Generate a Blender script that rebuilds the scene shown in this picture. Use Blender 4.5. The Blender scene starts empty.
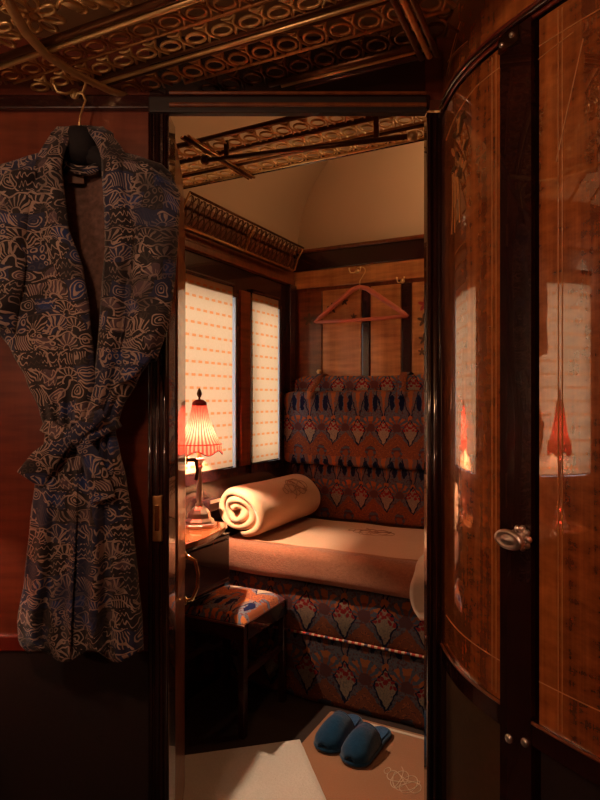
import bpy, bmesh, math, random
from mathutils import Vector, Matrix, noise as mnoise
random.seed(7)
PI = math.pi
TH = math.radians(27.4); S, C = math.sin(TH), math.cos(TH)
scn = bpy.context.scene
COL = scn.collection

# ---------------------------------------------------------------- camera, light, exposure
cam = bpy.data.cameras.new('camera'); co = bpy.data.objects.new('camera', cam); COL.objects.link(co)
co.location = (0, 0, 1.2); co.rotation_euler = (PI/2, 0, TH)
cam.sensor_fit = 'VERTICAL'; cam.sensor_height = 36; cam.lens = 27.0; cam.clip_start = 0.02
scn.camera = co
scn.view_settings.view_transform = 'Standard'; scn.view_settings.look = 'None'
scn.view_settings.gamma = 1; scn.view_settings.use_curve_mapping = False
scn.view_settings.exposure = 0.12

W = bpy.data.worlds.new('world'); scn.world = W; W.use_nodes = True
bg = W.node_tree.nodes['Background']; bg.inputs[0].default_value = (0.90, 0.94, 1.0, 1); bg.inputs[1].default_value = 3.8

def area(name, loc, rot, sx, sy, power, color, portal=False):
    l = bpy.data.lights.new(name, 'AREA'); l.shape = 'RECTANGLE'; l.size = sx; l.size_y = sy
    l.energy = power; l.color = color
    if portal: l.cycles.is_portal = True
    o = bpy.data.objects.new(name, l); COL.objects.link(o); o.location = loc; o.rotation_euler = rot
    return o
def point(name, loc, power, color, r=0.02):
    l = bpy.data.lights.new(name, 'POINT'); l.energy = power; l.color = color; l.shadow_soft_size = r
    o = bpy.data.objects.new(name, l); COL.objects.link(o); o.location = loc
    return o
# daylight entering through the three windows (area at the opening, facing into the room)
area('sky_portal', (-1.66, 1.86, 1.28), (0, -PI/2, 0), 0.8, 0.86, 1, (1, 1, 1), True)
area('sky_portal', (-1.66, 2.54, 1.28), (0, -PI/2, 0), 0.8, 0.36, 1, (1, 1, 1), True)
area('sky_portal', (-1.66, 0.58, 1.28), (0, -PI/2, 0), 0.8, 0.52, 1, (1, 1, 1), True)
# far ceiling lamp, then two added fill lights (fixtures are built further down)
point('ceiling_light_sleeping', (-0.30, 2.48, 2.36), 5.2, (1.0, 0.60, 0.31), 0.05)
point('fill_light_front', (-0.50, -0.02, 1.84), 8.5, (1.0, 0.56, 0.33), 0.05)  # added fill, hung low so the rack's underside is lit
point('fill_light_near', (-0.75, -0.93, 1.45), 8.0, (1.0, 0.60, 0.37), 0.04)  # added fill from behind the camera for rack, robe and cabinet
LAMP_W = 32.0

# ---------------------------------------------------------------- node expression helper
class G:
    """numbers computed in a node tree, so patterns can be written as arithmetic"""
    nt = None
    def __init__(s, sock): s.s = sock
    @staticmethod
    def m(op, a, b=None, c=None):
        n = G.nt.nodes.new('ShaderNodeMath'); n.operation = op
        for i, v in enumerate((a, b, c)):
            if v is None: continue
            if isinstance(v, G): G.nt.links.new(v.s, n.inputs[i])
            else: n.inputs[i].default_value = v
        return G(n.outputs[0])
    def __add__(a, b): return G.m('ADD', a, b)
    __radd__ = __add__
    def __sub__(a, b): return G.m('SUBTRACT', a, b)
    def __rsub__(a, b): return G.m('SUBTRACT', b, a)
    def __mul__(a, b): return G.m('MULTIPLY', a, b)
    __rmul__ = __mul__
    def __truediv__(a, b): return G.m('DIVIDE', a, b)
    def __lt__(a, b): return G.m('LESS_THAN', a, b)
    def __gt__(a, b): return G.m('GREATER_THAN', a, b)
def fabs(a): return G.m('ABSOLUTE', a)
def frac(a): return G.m('FRACT', a)
def flo(a): return G.m('FLOOR', a)
def mn(a, b): return G.m('MINIMUM', a, b)
def mx(a, b): return G.m('MAXIMUM', a, b)
def sq(a): return a*a
def root(a): return G.m('SQRT', a)
def sine(a): return G.m('SINE', a)
def atan2(a, b): return G.m('ARCTAN2', a, b)
def rnd(a, b, k=0.0):
    cx = G.nt.nodes.new('ShaderNodeCombineXYZ')
    for i, v in enumerate((a, b)): G.nt.links.new(v.s, cx.inputs[i])
    cx.inputs[2].default_value = k
    w = G.nt.nodes.new('ShaderNodeTexWhiteNoise'); w.noise_dimensions = '3D'
    G.nt.links.new(cx.outputs[0], w.inputs[0]); return G(w.outputs[0])
def coords(kind='Object'):
    tc = G.nt.nodes.new('ShaderNodeTexCoord'); sp = G.nt.nodes.new('ShaderNodeSeparateXYZ')
    G.nt.links.new(tc.outputs[kind], sp.inputs[0]); return [G(o) for o in sp.outputs], tc.outputs[kind]
def mix(f, a, b):
    n = G.nt.nodes.new('ShaderNodeMix'); n.data_type = 'RGBA'
    if isinstance(f, G): G.nt.links.new(f.s, n.inputs[0])
    else: n.inputs[0].default_value = f
    for v, i in ((a, 6), (b, 7)):
        if isinstance(v, tuple): n.inputs[i].default_value = (*v, 1)
        else: G.nt.links.new(v, n.inputs[i])
    return n.outputs[2]
def noise(vec, scale, detail=2, rough=.5, stretch=(1, 1, 1), color=False):
    mp = G.nt.nodes.new('ShaderNodeMapping'); mp.inputs['Scale'].default_value = stretch
    G.nt.links.new(vec, mp.inputs[0])
    n = G.nt.nodes.new('ShaderNodeTexNoise'); n.inputs['Scale'].default_value = scale
    n.inputs['Detail'].default_value = detail; n.inputs['Roughness'].default_value = rough
    G.nt.links.new(mp.outputs[0], n.inputs[0])
    return G(n.outputs[0])
def newmat(name):
    m = bpy.data.materials.new(name); m.use_nodes = True; G.nt = m.node_tree
    b = m.node_tree.nodes['Principled BSDF']; return m, b
def setp(b, **k):
    for n, v in k.items():
        n = n.replace('_', ' ')
        b.inputs[n].default_value = (*v, 1) if isinstance(v, tuple) and len(v) == 3 else v
def bump(b, h, strength=.3, dist=.01):
    n = G.nt.nodes.new('ShaderNodeBump'); n.inputs['Strength'].default_value = strength; n.inputs['Distance'].default_value = dist
    G.nt.links.new(h.s, n.inputs['Height']); G.nt.links.new(n.outputs[0], b.inputs['Normal'])
def plain(name, col, rough=.5, metal=0, var=.25, sc=30, **k):
    m, b = newmat(name); c, v = coords()
    n = noise(v, sc, 3)
    cc = mix(n, tuple(x*(1-var) for x in col), tuple(min(1, x*(1+var)) for x in col))
    G.nt.links.new(cc, b.inputs['Base Color']); setp(b, Roughness=rough, Metallic=metal, **k)
    return m
def wood(name, light, dark, rough=.25, coat=0.0, ior=1.5, grain='z', ripple=.5, spec=.5, coat_ior=1.5, tilt=0):
    m, b = newmat(name); (x, y, z), v = coords()
    st = {'z': (1, 1, .06), 'x': (.06, 1, 1), 'y': (1, .06, 1)}[grain]
    g = noise(v, 34, 4, .6, st)
    g2 = noise(v, 7, 2, .5, st)
    rp = noise(v, 16, 3, .6, {'z': (.35, .35, 2.6), 'x': (2.6, .35, .35), 'y': (.35, 2.6, .35)}[grain])
    f = g*.45 + g2*.35 + (rp - .5)*ripple*1.5 + .1
    f = mx(mn((f - .28)*1.9, 1.0), 0.0)
    G.nt.links.new(mix(f, dark, light), b.inputs['Base Color'])
    setp(b, Roughness=rough, IOR=ior); b.inputs['Coat Weight'].default_value = coat
    b.inputs['Coat Roughness'].default_value = .012; b.inputs['Coat IOR'].default_value = coat_ior
    return m

M = {}
M['mahogany'] = wood('mahogany', (.36, .10, .028), (.10, .022, .008), .3, .5)
M['mahogany_h'] = wood('mahogany_along', (.30, .085, .025), (.10, .022, .008), .3, .5, grain='y')
M['mahogany_x'] = wood('mahogany_across', (.36, .11, .03), (.13, .03, .010), .3, .5, grain='x')
def lacquer_mat():
    m, b = newmat('lacquered_fiddleback_veneer'); c, v = coords()
    g = noise(v, 75, 3, .6, (1, 1, .035)); g2 = noise(v, 13, 2, .5, (1, 1, .10)); rp = noise(v, 30, 3, .6, (.8, .8, 1.7))
    f = mx(mn((g*.55+g2*.8+(rp-.5)*.55-.48)*1.9, 1.0), 0.0)
    G.nt.links.new(mix(f, (.18, .038, .010), (.78, .245, .058)), b.inputs['Base Color'])
    setp(b, Roughness=.25); b.inputs['Coat Weight'].default_value = 1; b.inputs['Coat Roughness'].default_value = .012; b.inputs['Coat IOR'].default_value = 2.9
    return m
M['lacquer'] = lacquer_mat()
M['dark_wood'] = wood('dark_wood', (.050, .012, .010), (.020, .006, .007), .25, .6)
M['dark_wood_gloss'] = wood('dark_glossy_wood', (.042, .010, .009), (.016, .005, .006), .25, 1.0, coat_ior=1.7)
M['front_panel'] = wood('front_panel', (.26, .060, .024), (.12, .022, .012), .35, .4)
M['rail_wood'] = wood('rail_wood', (.22, .03, .015), (.12, .014, .01), .3, .5, grain='x')
M['walnut'] = wood('figured_veneer', (.85, .40, .13), (.36, .12, .035), .3, .5)
M['table'] = wood('table_wood', (.5, .15, .04), (.22, .05, .015), .2, .8, grain='y')
M['leather'] = plain('dark_wainscot_leather', (.022, .014, .014), .55, 0, .3, 120)
M['olive'] = plain('olive_brown_cloth', (.06, .035, .012), .8, 0, .3, 90)
M['cream'] = plain('cream_paint', (.74, .56, .37), .8, 0, .05, 4)
M['ceiling'] = plain('brown_ceiling', (.34, .19, .09), .7, 0, .2, 9)
M['floor'] = plain('dark_carpet', (.03, .016, .012), .95, 0, .4, 200)
M['brass'] = plain('aged_brass', (.95, .62, .30), .46, 1, .25, 40)
M['bronze'] = plain('dark_bronze', (.60, .32, .13), .48, 1, .4, 60)
M['dark_bronze'] = plain('black_bronze', (.15, .07, .035), .42, 1, .4, 60)
M['silver'] = plain('silver', (.95, .84, .80), .33, 1, .06, 20)
M['pale_reveal'] = plain('pale_daylit_reveal', (.92, .95, .97), .6, 0, .03, 20)  # pale so the added reveal strip shows as a line of daylight
M['bright_metal'] = plain('polished_gold_metal', (.9, .62, .3), .2, 1, .1, 20)
M['hanger_black'] = plain('black_padded_velvet', (.012, .010, .014), .85, 0, .3, 60)
M['hanger_pink'] = plain('salmon_wood', (.62, .16, .09), .45, 0, .15, 30)
M['black'] = plain('black_rubber', (.01, .01, .012), .6, 0, .2, 30)
M['label'] = plain('grey_label', (.22, .13, .10), .8, 0, .2, 80)
M['inlay'] = plain('pale_inlay', (.62, .28, .09), .35, 0, .2, 60)
M['marquetry'] = plain('dark_marquetry', (.10, .045, .015), .35, 0, .4, 60)
M['marquetry_red'] = plain('red_marquetry', (.40, .03, .02), .35, 0, .3, 60)
M['shade_rim'] = plain('shade_trim', (.35, .015, .012), .8, 0, .2, 60)
M['thread'] = plain('brown_thread', (.36, .17, .10), .9, 0, .1, 60)
M['thread_pale'] = plain('pale_thread', (.72, .56, .42), .9, 0, .1, 60)
M['tray'] = plain('dark_tray', (.05, .02, .02), .3, .5, .2, 60)
def braid_mat():
    m, b = newmat('dotted_braid'); (x, y, z), v = coords()
    c = mix(frac(x*38.0) < .45, (.30, .03, .02), (.50, .36, .22)); c = mix(frac(x*12.1) < .18, c, (.02, .02, .05))
    G.nt.links.new(c, b.inputs['Base Color']); setp(b, Roughness=.9); return m
M['seat_cord'] = braid_mat()
M['bathmat_cord'] = plain('pale_cord', (.6, .5, .4), .9, 0, .1, 60)

def fuzzy(name, col, dark, sc=160, bs=.5, fold=None):
    m, b = newmat(name); c, v = coords()
    n = noise(v, sc, 4, .7); n2 = noise(v, 9, 2)
    G.nt.links.new(mix(n*.7+n2*.3, dark, col), b.inputs['Base Color'])
    setp(b, Roughness=.95); b.inputs['Sheen Weight'].default_value = .3; b.inputs['Specular IOR Level'].default_value = .15
    bump(b, n, bs, .004)
    return m
M['blanket'] = fuzzy('wool_blanket', (.80, .48, .29), (.56, .29, .155))
def blanket_mat():
    m, b = newmat('wool_blanket_with_brown_border'); (x, y, z), v = coords()
    n = noise(v, 160, 4, .7); n2 = noise(v, 9, 2)
    c = mix(n*.7+n2*.3, (.56, .29, .155), (.80, .48, .29)); e = mix(noise(v, 95, 4, .8), (.17, .055, .028), (.46, .19, .10))
    bd = mx(y < (SF_Y+.012+.0), 0.0)
    G.nt.links.new(mix(bd, c, e), b.inputs['Base Color'])
    setp(b, Roughness=.95); b.inputs['Sheen Weight'].default_value = .3; b.inputs['Specular IOR Level'].default_value = .15
    bump(b, n, .8, .005); return m
SF_Y = 2.13-2.45
M['mattress_blanket'] = blanket_mat()
M['blanket_edge'] = fuzzy('blanket_stripe', (.60, .28, .15), (.42, .18, .09))
M['sheet'] = fuzzy('white_sheet', (.80, .66, .52), (.62, .48, .36), 60, .2)
M['mat_tan'] = fuzzy('tan_mat', (.40, .20, .105), (.27, .125, .065), 200, .4)
M['rug'] = fuzzy('white_bath_mat', (.84, .80, .74), (.56, .52, .47), 120, 1.0)
M['slipper'] = fuzzy('blue_velvet', (.003, .062, .15), (.001, .018, .055), 60, .5)
M['slipper_in'] = fuzzy('blue_terry', (.008, .10, .27), (.003, .035, .11), 200, .8)
M['sole'] = plain('navy_sole', (.006, .018, .04), .8, 0, .2, 60)

# tapestry with a repeating lantern-flower and peacock design
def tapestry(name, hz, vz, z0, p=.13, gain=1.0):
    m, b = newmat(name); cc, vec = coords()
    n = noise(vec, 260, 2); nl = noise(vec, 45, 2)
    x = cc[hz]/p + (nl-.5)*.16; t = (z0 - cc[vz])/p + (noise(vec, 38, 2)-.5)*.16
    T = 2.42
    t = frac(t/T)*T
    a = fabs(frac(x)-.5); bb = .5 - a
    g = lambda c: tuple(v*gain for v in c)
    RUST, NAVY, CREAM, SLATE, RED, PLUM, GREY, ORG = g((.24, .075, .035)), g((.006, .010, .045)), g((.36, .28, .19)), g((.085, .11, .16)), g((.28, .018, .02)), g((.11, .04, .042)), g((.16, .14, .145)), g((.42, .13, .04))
    # mottled ground
    c = mix(n > .5, GREY, SLATE)
    c = mix((noise(vec, 120, 2) > .56), c, PLUM)
    # pointed cones hanging from the top edge on the diamond axis
    cone = a < (.27 - t*.28)
    c = mix(a < (.31 - t*.28), c, NAVY); c = mix(cone, c, mix(n > .47, RUST, GREY))
    c = mix(a < (.09 - t*.11), c, ORG)
    # dark leaf ovals
    ov = sq((bb-.18)/.095) + sq((t-.42)/.30)
    c = mix(ov < 1.0, c, NAVY); c = mix((bb < .06)*(t < .75), c, RUST)
    # fan of petals on oval axis
    dy = t - 1.35; r = root(sq(bb) + sq(dy)); an = atan2(bb, dy)
    fan = (r < .46)*(dy < .1)
    c = mix(fan, c, mix(sine(an*13.0) > -.1, SLATE, mix(r > .30, RUST, ORG)))
    c = mix((r < .16)*(dy < .12), c, PLUM)
    # bud above diamond
    c = mix((sq(a/.09)+sq((t-.98)/.09)) < 1.0, c, ORG)
    # cream diamond with red berries
    dl = a/.27 + mx(t-1.42, (1.42-t)*1.4)/.52
    c = mix(dl < 1.17, c, NAVY); c = mix(dl < 1.0, c, mix(n > .56, CREAM, GREY))
    for (px, py) in ((0, 1.13), (.09, 1.24), (.17, 1.30), (.22, 1.42), (.11, 1.40), (.03, 1.31)):
        c = mix((sq(a-px)+sq(t-py)) < .0021, c, RED)
    # chevron below
    zz = t - (1.52 + a*.0) - (.5-bb)*0.0
    ch = t - (1.50 + bb*1.0)
    c = mix((ch*(-1.0) < 0.0)*(t > 1.45)*(dl > 1.17), c, mix(sine((t + a*1.1)*26.0) > 0.1, RUST, mix(n > .5, ORG, PLUM)))
    sc = sq(bb/.20) + sq((t-2.22)/.22)
    c = mix(sc < 1.0, c, mix(sine(t*40.0) > 0.0, PLUM, SLATE)); 
    sc2 = sq(bb/.11) + sq((t-2.28)/.13)
    c = mix(sc2 < 1.0, c, RUST)
    c = mix(t > 2.48, c, SLATE)
    G.nt.links.new(c, b.inputs['Base Color']); setp(b, Roughness=.9); b.inputs['Specular IOR Level'].default_value = .15
    bump(b, n, .4, .003)
    return m
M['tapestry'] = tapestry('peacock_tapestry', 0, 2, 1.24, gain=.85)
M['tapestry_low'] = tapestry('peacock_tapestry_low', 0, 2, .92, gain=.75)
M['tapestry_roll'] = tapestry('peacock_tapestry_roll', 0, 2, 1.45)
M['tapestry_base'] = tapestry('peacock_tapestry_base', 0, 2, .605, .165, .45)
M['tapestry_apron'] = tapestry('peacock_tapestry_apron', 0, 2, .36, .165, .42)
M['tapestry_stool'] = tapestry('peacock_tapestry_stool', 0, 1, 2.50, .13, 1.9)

# robe print: scallop fans, rings, steps and clouds on navy
def robe_mat(name, dim=1.0):
    m, b = newmat(name); cc, vec = coords()
    w1 = (noise(vec, 17, 2)-.5)*.055; w2 = (noise(vec, 14, 2)-.5)*.055
    p = .046
    X = (cc[0]+w1)/p; Z = (cc[2]+w2)/p
    row = flo(Z*1.25); X = X + frac(row*.5)*1.0
    ix = flo(X); iz = row
    fx = frac(X)-.5; fz = frac(Z*1.25)-.5
    k = rnd(ix, iz); k2 = rnd(ix, iz, 3.7)
    # motif A: fan with radial ribs
    dz = fz + .45; r = root(sq(fx)+sq(dz)); an = atan2(fx, dz)
    fan = (r < .80)*(r > .28)*(mx(sine(an*17.0), 0.0) > .45)
    fan = mx(fan, (fabs(r-.86) < .035)); fan = mx(fan, fabs(r-.22) < .04)
    # motif B: rings
    r2 = root(sq(fx)+sq(fz)); ring = (sine(r2*40.0) > .45)*(r2 < .47)
    # motif C: stepped clouds
    step = (sine(fx*25.0)*.09 + fz)
    cl = (fabs(frac(step*2.6)-.5) < .10)
    # motif D: small flowers
    u1 = frac(fx*3.0+.5)-.5; v1 = frac(fz*3.0+.5)-.5; rr = root(sq(u1)+sq(v1))
    fl = (fabs(rr-.30) < .09)
    # motif E: ribs
    rb = (frac((fx+fz*.35)*7.0) < .38)*(fabs(fz) < .36)
    v = mx(fan*(k < .38), ring*(k > .38)*(k < .55))
    v = mx(v, cl*(k > .55)*(k < .76)); v = mx(v, fl*(k > .76)*(k < .88)); v = mx(v, rb*(k > .88))
    q = root(sq(frac(X*.5+.3)-.5)+sq(frac(Z*.6+.2)-.5)); v = mx(v, (fabs(q-.40) < .02))
    tan = tuple(c*dim for c in (.42, .32, .275)); navy = tuple(c*dim for c in (.012, .021, .07)); blk = tuple(c*dim for c in (.010, .008, .014)); mauve = tuple(c*dim for c in (.085, .055, .075))
    ground = mix(k2 > .55, blk, navy); ground = mix((k2 > .30)*(k2 < .48)*(r2 < .36), ground, mauve)
    ground = mix((k2 > .8)*(r2 < .33), ground, (.012*dim, .04*dim, .17*dim))
    pt_ = noise(vec, 9, 2); v = v*(mn(mx((pt_-.30)*6.0, .25), 1.0))
    leaf = (sq((frac(X*.37+.1)-.5)*1.3)+sq(frac(Z*.43+.6)-.5)) < .035; v = v*(1.0-leaf*.9)
    c = mix(v*.92, ground, tan)
    G.nt.links.new(c, b.inputs['Base Color']); setp(b, Roughness=.75); b.inputs['Sheen Weight'].default_value = .15
    return m
M['robe'] = robe_mat('fan_print_cotton')
M['robe_lining'] = plain('robe_lining', (.16, .09, .075), .9, 0, .8, 90)

# window blind, woven, lets daylight through
def blind_mat():
    m, b = newmat('woven_blind'); (x, y, z), vec = coords()
    rows = fabs(frac(z/.053)-.5) < .10
    dash = frac(y/.045 + sine(flo(z/.053)*2.3)*.2) < .58
    n = noise(vec, 220, 3, .7, (1, 1, .5))
    base = mix(n, (.84, .44, .21), (.99, .59, .32))
    c = mix(rows*dash*.85, base, (.98, .27, .06))
    c = mix(rows*(1.0-dash)*.25, c, (.85, .42, .2))
    nt = G.nt; nt.nodes.remove(b)
    d = nt.nodes.new('ShaderNodeBsdfDiffuse'); t = nt.nodes.new('ShaderNodeBsdfTranslucent'); mi = nt.nodes.new('ShaderNodeMixShader')
    nt.links.new(c, d.inputs[0]); nt.links.new(c, t.inputs[0]); mi.inputs[0].default_value = .6
    nt.links.new(d.outputs[0], mi.inputs[1]); nt.links.new(t.outputs[0], mi.inputs[2])
    nt.links.new(mi.outputs[0], nt.nodes['Material Output'].inputs[0])
    return m
M['blind'] = blind_mat()
def shade_mat():
    m, b = newmat('red_pleated_silk'); (x, y, z), vec = coords()
    an = atan2(y, x); pl = sine(an*34.0)
    n = noise(vec, 60, 2)
    c = mix((pl*.5+.5)*.8+n*.2, (.40, .008, .008), (.82, .14, .09))
    nt = G.nt; nt.nodes.remove(b)
    d = nt.nodes.new('ShaderNodeBsdfDiffuse'); t = nt.nodes.new('ShaderNodeBsdfTranslucent'); mi = nt.nodes.new('ShaderNodeMixShader')
    nt.links.new(c, d.inputs[0]); nt.links.new(c, t.inputs[0]); mi.inputs[0].default_value = .085
    nt.links.new(d.outputs[0], mi.inputs[1]); nt.links.new(t.outputs[0], mi.inputs[2])
    nt.links.new(mi.outputs[0], nt.nodes['Material Output'].inputs[0])
    return m
M['shade'] = shade_mat()
def glass_mat():
    m, b = newmat('window_glass'); nt = G.nt; nt.nodes.remove(b)
    t = nt.nodes.new('ShaderNodeBsdfTransparent'); g = nt.nodes.new('ShaderNodeBsdfGlossy'); g.inputs['Roughness'].default_value = .02
    f = nt.nodes.new('ShaderNodeFresnel'); f.inputs[0].default_value = 1.45; mi = nt.nodes.new('ShaderNodeMixShader')
    t.inputs[0].default_value = (.93, .96, .96, 1)
    nt.links.new(f.outputs[0], mi.inputs[0]); nt.links.new(t.outputs[0], mi.inputs[1]); nt.links.new(g.outputs[0], mi.inputs[2])
    nt.links.new(mi.outputs[0], nt.nodes['Material Output'].inputs[0]); return m
M['glass'] = glass_mat()
def glow(name, col, st):
    m, b = newmat(name); c, v = coords(); n = noise(v, 20)
    setp(b, Roughness=.4); G.nt.links.new(mix(n, col, col), b.inputs['Base Color'])
    b.inputs['Emission Color'].default_value = (*col, 1); b.inputs['Emission Strength'].default_value = st; return m
def bulb_mat():
    m, b = newmat('lit_clear_bulb'); nt = G.nt; nt.nodes.remove(b)
    t = nt.nodes.new('ShaderNodeBsdfTransparent'); e = nt.nodes.new('ShaderNodeEmission'); e.inputs[0].default_value = (1, .6, .3, 1); e.inputs[1].default_value = 2
    a = nt.nodes.new('ShaderNodeAddShader'); nt.links.new(t.outputs[0], a.inputs[0]); nt.links.new(e.outputs[0], a.inputs[1])
    nt.links.new(a.outputs[0], nt.nodes['Material Output'].inputs[0]); return m
M['bulb'] = bulb_mat()
M['diffuser'] = glow('lit_ceiling_glass', (1, .6, .3), 4)

# ---------------------------------------------------------------- mesh helpers
ORG = {}
class MB:
    def __init__(s): s.b = bmesh.new()
    def box(s, x0, x1, y0, y1, z0, z1, bev=0):
        t = bmesh.new(); bmesh.ops.create_cube(t, size=1)
        for v in t.verts: v.co = Vector(((x0+x1)/2+v.co.x*(x1-x0), (y0+y1)/2+v.co.y*(y1-y0), (z0+z1)/2+v.co.z*(z1-z0)))
        if bev: bmesh.ops.bevel(t, geom=t.edges[:], offset=bev, segments=2, profile=.5, affect='EDGES')
        s.add(t); return s
    def add(s, t, mat=None):
        if mat is not None: t.transform(mat)
        me = bpy.data.meshes.new('t'); t.to_mesh(me); t.free(); s.b.from_mesh(me); bpy.data.meshes.remove(me)
    def obox(s, c, size, mat3, bev=0):
        t = bmesh.new(); bmesh.ops.create_cube(t, size=1)
        for v in t.verts: v.co = Vector((v.co.x*size[0], v.co.y*size[1], v.co.z*size[2]))
        if bev: bmesh.ops.bevel(t, geom=t.edges[:], offset=bev, segments=2, profile=.5, affect='EDGES')
        s.add(t, Matrix.Translation(c) @ mat3.to_4x4()); return s
    def tube(s, pts, r, n=8, caps=True, flat=1.0, closed=False):
        pts = [Vector(p) for p in pts]; N = len(pts); rs = r if isinstance(r, (list, tuple)) else [r]*N
        rings = []; up = None
        for i, p in enumerate(pts):
            if closed: d = pts[(i+1) % N]-pts[i-1]
            else: d = pts[min(i+1, N-1)]-pts[max(i-1, 0)]
            d.normalize()
            if up is None:
                up = Vector((0, 0, 1)) if abs(d.z) < .9 else Vector((0, 1, 0))
            a = d.cross(up)
            if a.length < 1e-5: a = d.cross(Vector((1, 0, 0)))
            a.normalize(); u2 = a.cross(d).normalized(); up = u2
            rings.append([s.b.verts.new(p+(a*math.cos(2*PI*k/n)+u2*math.sin(2*PI*k/n)*flat)*rs[i]) for k in range(n)])
        rng = range(N) if closed else range(N-1)
        for i in rng:
            A, B = rings[i], rings[(i+1) % N]
            for k in range(n): s.b.faces.new((A[k], A[(k+1) % n], B[(k+1) % n], B[k]))
        if caps and not closed:
            s.b.faces.new(rings[0][::-1]); s.b.faces.new(rings[-1])
        return s
    def lathe(s, prof, c=(0, 0, 0), n=24, axis=None, fn=None, caps=True):
        m = Matrix.Identity(3)
        if axis is not None: m = Vector((0, 0, 1)).rotation_difference(Vector(axis)).to_matrix()
        rings = []
        for (r, z) in prof:
            ring = []
            for k in range(n):
                a = 2*PI*k/n; rr, zz = (r, z) if fn is None else fn(r, z, a)
                ring.append(s.b.verts.new(Vector(c)+m @ Vector((rr*math.cos(a), rr*math.sin(a), zz))))
            rings.append(ring)
        for A, B in zip(rings, rings[1:]):
            for k in range(n): s.b.faces.new((A[k], A[(k+1) % n], B[(k+1) % n], B[k]))
        if caps:
            s.b.faces.new(rings[0][::-1]); s.b.faces.new(rings[-1])
        return s
    def grid(s, nu, nv, fn, closeu=False):
        V = [[s.b.verts.new(fn(i/(nu-1) if not closeu else i/nu, j/(nv-1))) for j in range(nv)] for i in range(nu)]
        for i in range(nu if closeu else nu-1):
            for j in range(nv-1):
                a, b2 = V[i], V[(i+1) % nu]
                s.b.faces.new((a[j], b2[j], b2[j+1], a[j+1]))
        return V
    def extr(s, poly, vec):
        vec = Vector(vec); A = [s.b.verts.new(Vector(p)) for p in poly]; B = [s.b.verts.new(Vector(p)+vec) for p in poly]
        n = len(A); s.b.faces.new(A[::-1]); s.b.faces.new(B)
        for k in range(n): s.b.faces.new((A[k], A[(k+1) % n], B[(k+1) % n], B[k]))
        return s
    def build(s, name, mat, parent=None, smooth=False, solid=0, fr='R', sub=0, at=None, bev=0, split=False):
        b = s.b; bmesh.ops.remove_doubles(b, verts=b.verts[:], dist=1e-6); bmesh.ops.recalc_face_normals(b, faces=b.faces[:])
        me = bpy.data.meshes.new(name); o = bpy.data.objects.new(name, me); COL.objects.link(o)
        rot = TH if fr == 'F' else 0
        if parent is None:
            off = Vector(at) if at else Vector((0, 0, 0)); ORG[o.name] = (off, fr)
            o.location = Matrix.Rotation(rot, 3, 'Z') @ off; o.rotation_euler = (0, 0, rot)
            b.transform(Matrix.Translation(-off))
        else:
            off = ORG[parent.name][0]; o.parent = parent; ORG[o.name] = (off, fr)
            b.transform(Matrix.Translation(-off))
        b.to_mesh(me); b.free()
        me.materials.append(M[mat])
        if smooth:
            for p in me.polygons: p.use_smooth = True
        if split:
            for p in me.polygons: p.use_smooth = True
            md = o.modifiers.new('sharp', 'EDGE_SPLIT'); md.split_angle = .5
        if solid: md = o.modifiers.new('thickness', 'SOLIDIFY'); md.thickness = solid; md.offset = 0
        if bev: md = o.modifiers.new('bevel', 'BEVEL'); md.width = bev; md.segments = 2; md.limit_method = 'ANGLE'
        if sub: md = o.modifiers.new('smooth', 'SUBSURF'); md.levels = sub; md.render_levels = sub
        return o
def F(x, d, z): return Vector((x*C-d*S, x*S+d*C, z))
def toF(u, v, z=0): return Vector((u*C+v*S, -u*S+v*C, z))
def px(x, y, d): return Vector(((x-300)/600*d, d, 1.2+(400-y)/600*d))     # point of the front frame at distance d
def thing(name, label, cat, loc, fr='R', group=None):
    o = bpy.data.objects.new(name, None); COL.objects.link(o); o.empty_display_size = .05
    rot = TH if fr == 'F' else 0
    o.location = Matrix.Rotation(rot, 3, 'Z') @ Vector(loc); o.rotation_euler = (0, 0, rot)
    ORG[o.name] = (Vector(loc), fr); tag(o, label, cat, group); return o
def tag(o, label, cat, group=None):
    o['label'] = label; o['category'] = cat
    if group: o['group'] = group
    return o
def struct(o, label=None):
    o['kind'] = 'structure'
    if label: o['label'] = label
    return o

XW = -1.50; YB = 2.85; XR = .60; YF = -1.10; PD = 1.40       # room planes (window wall, far wall, right wall, near wall, partition distance)

# ---------------------------------------------------------------- shell
struct(MB().box(XW-.2, XR+.1, YF-.1, YB+.1, -.06, 0).build('floor', 'floor'), 'dark carpeted floor')
# window wall with three openings
def wall_window():
    y0, y1 = YF, YB; X0, X1 = XW-.10, XW
    ops = [(.34, .78), (1.45, 2.262), (2.39, 2.662)]
    mb = MB(); mb.box(X0, X1, y0, y1, 0, .90); mb.box(X0, X1, y0, y1, 1.66, 1.80)
    ys = [y0]
    for a, b in ops: ys += [a, b]
    ys.append(y1)
    for i in range(0, len(ys), 2): mb.box(X0, X1, ys[i], ys[i+1], .90, 1.66)
    w = mb.build('wall_window', 'dark_wood'); struct(w, 'dark wooden window wall of the sleeping car')
    # sill and lower rail below the blinds
    for n, (a, b) in enumerate(ops):
        f = MB(); e = .018
        f.box(XW-.07, XW+.008, a-e, a, .90, 1.66); f.box(XW-.07, XW+.008, b, b+e, .90, 1.66)
        f.box(XW-.07, XW+.008, a-e, b+e, 1.66, 1.66+e); f.box(XW-.07, XW+.016, a-e, b+e, .86, .90)
        wo = f.build('window_%d' % (n+1), 'dark_wood_gloss'); struct(wo)
        MB().box(XW-.065, XW-.060, a, b, .90, 1.66).build('pane', 'glass', wo)
        MB().box(XW-.058, XW+.004, b-.006, b-.0005, .90, 1.66).build('daylight_strip', 'pale_reveal', wo)  # pale strip added for the sliver of daylight on the reveal
wall_window()
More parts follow.
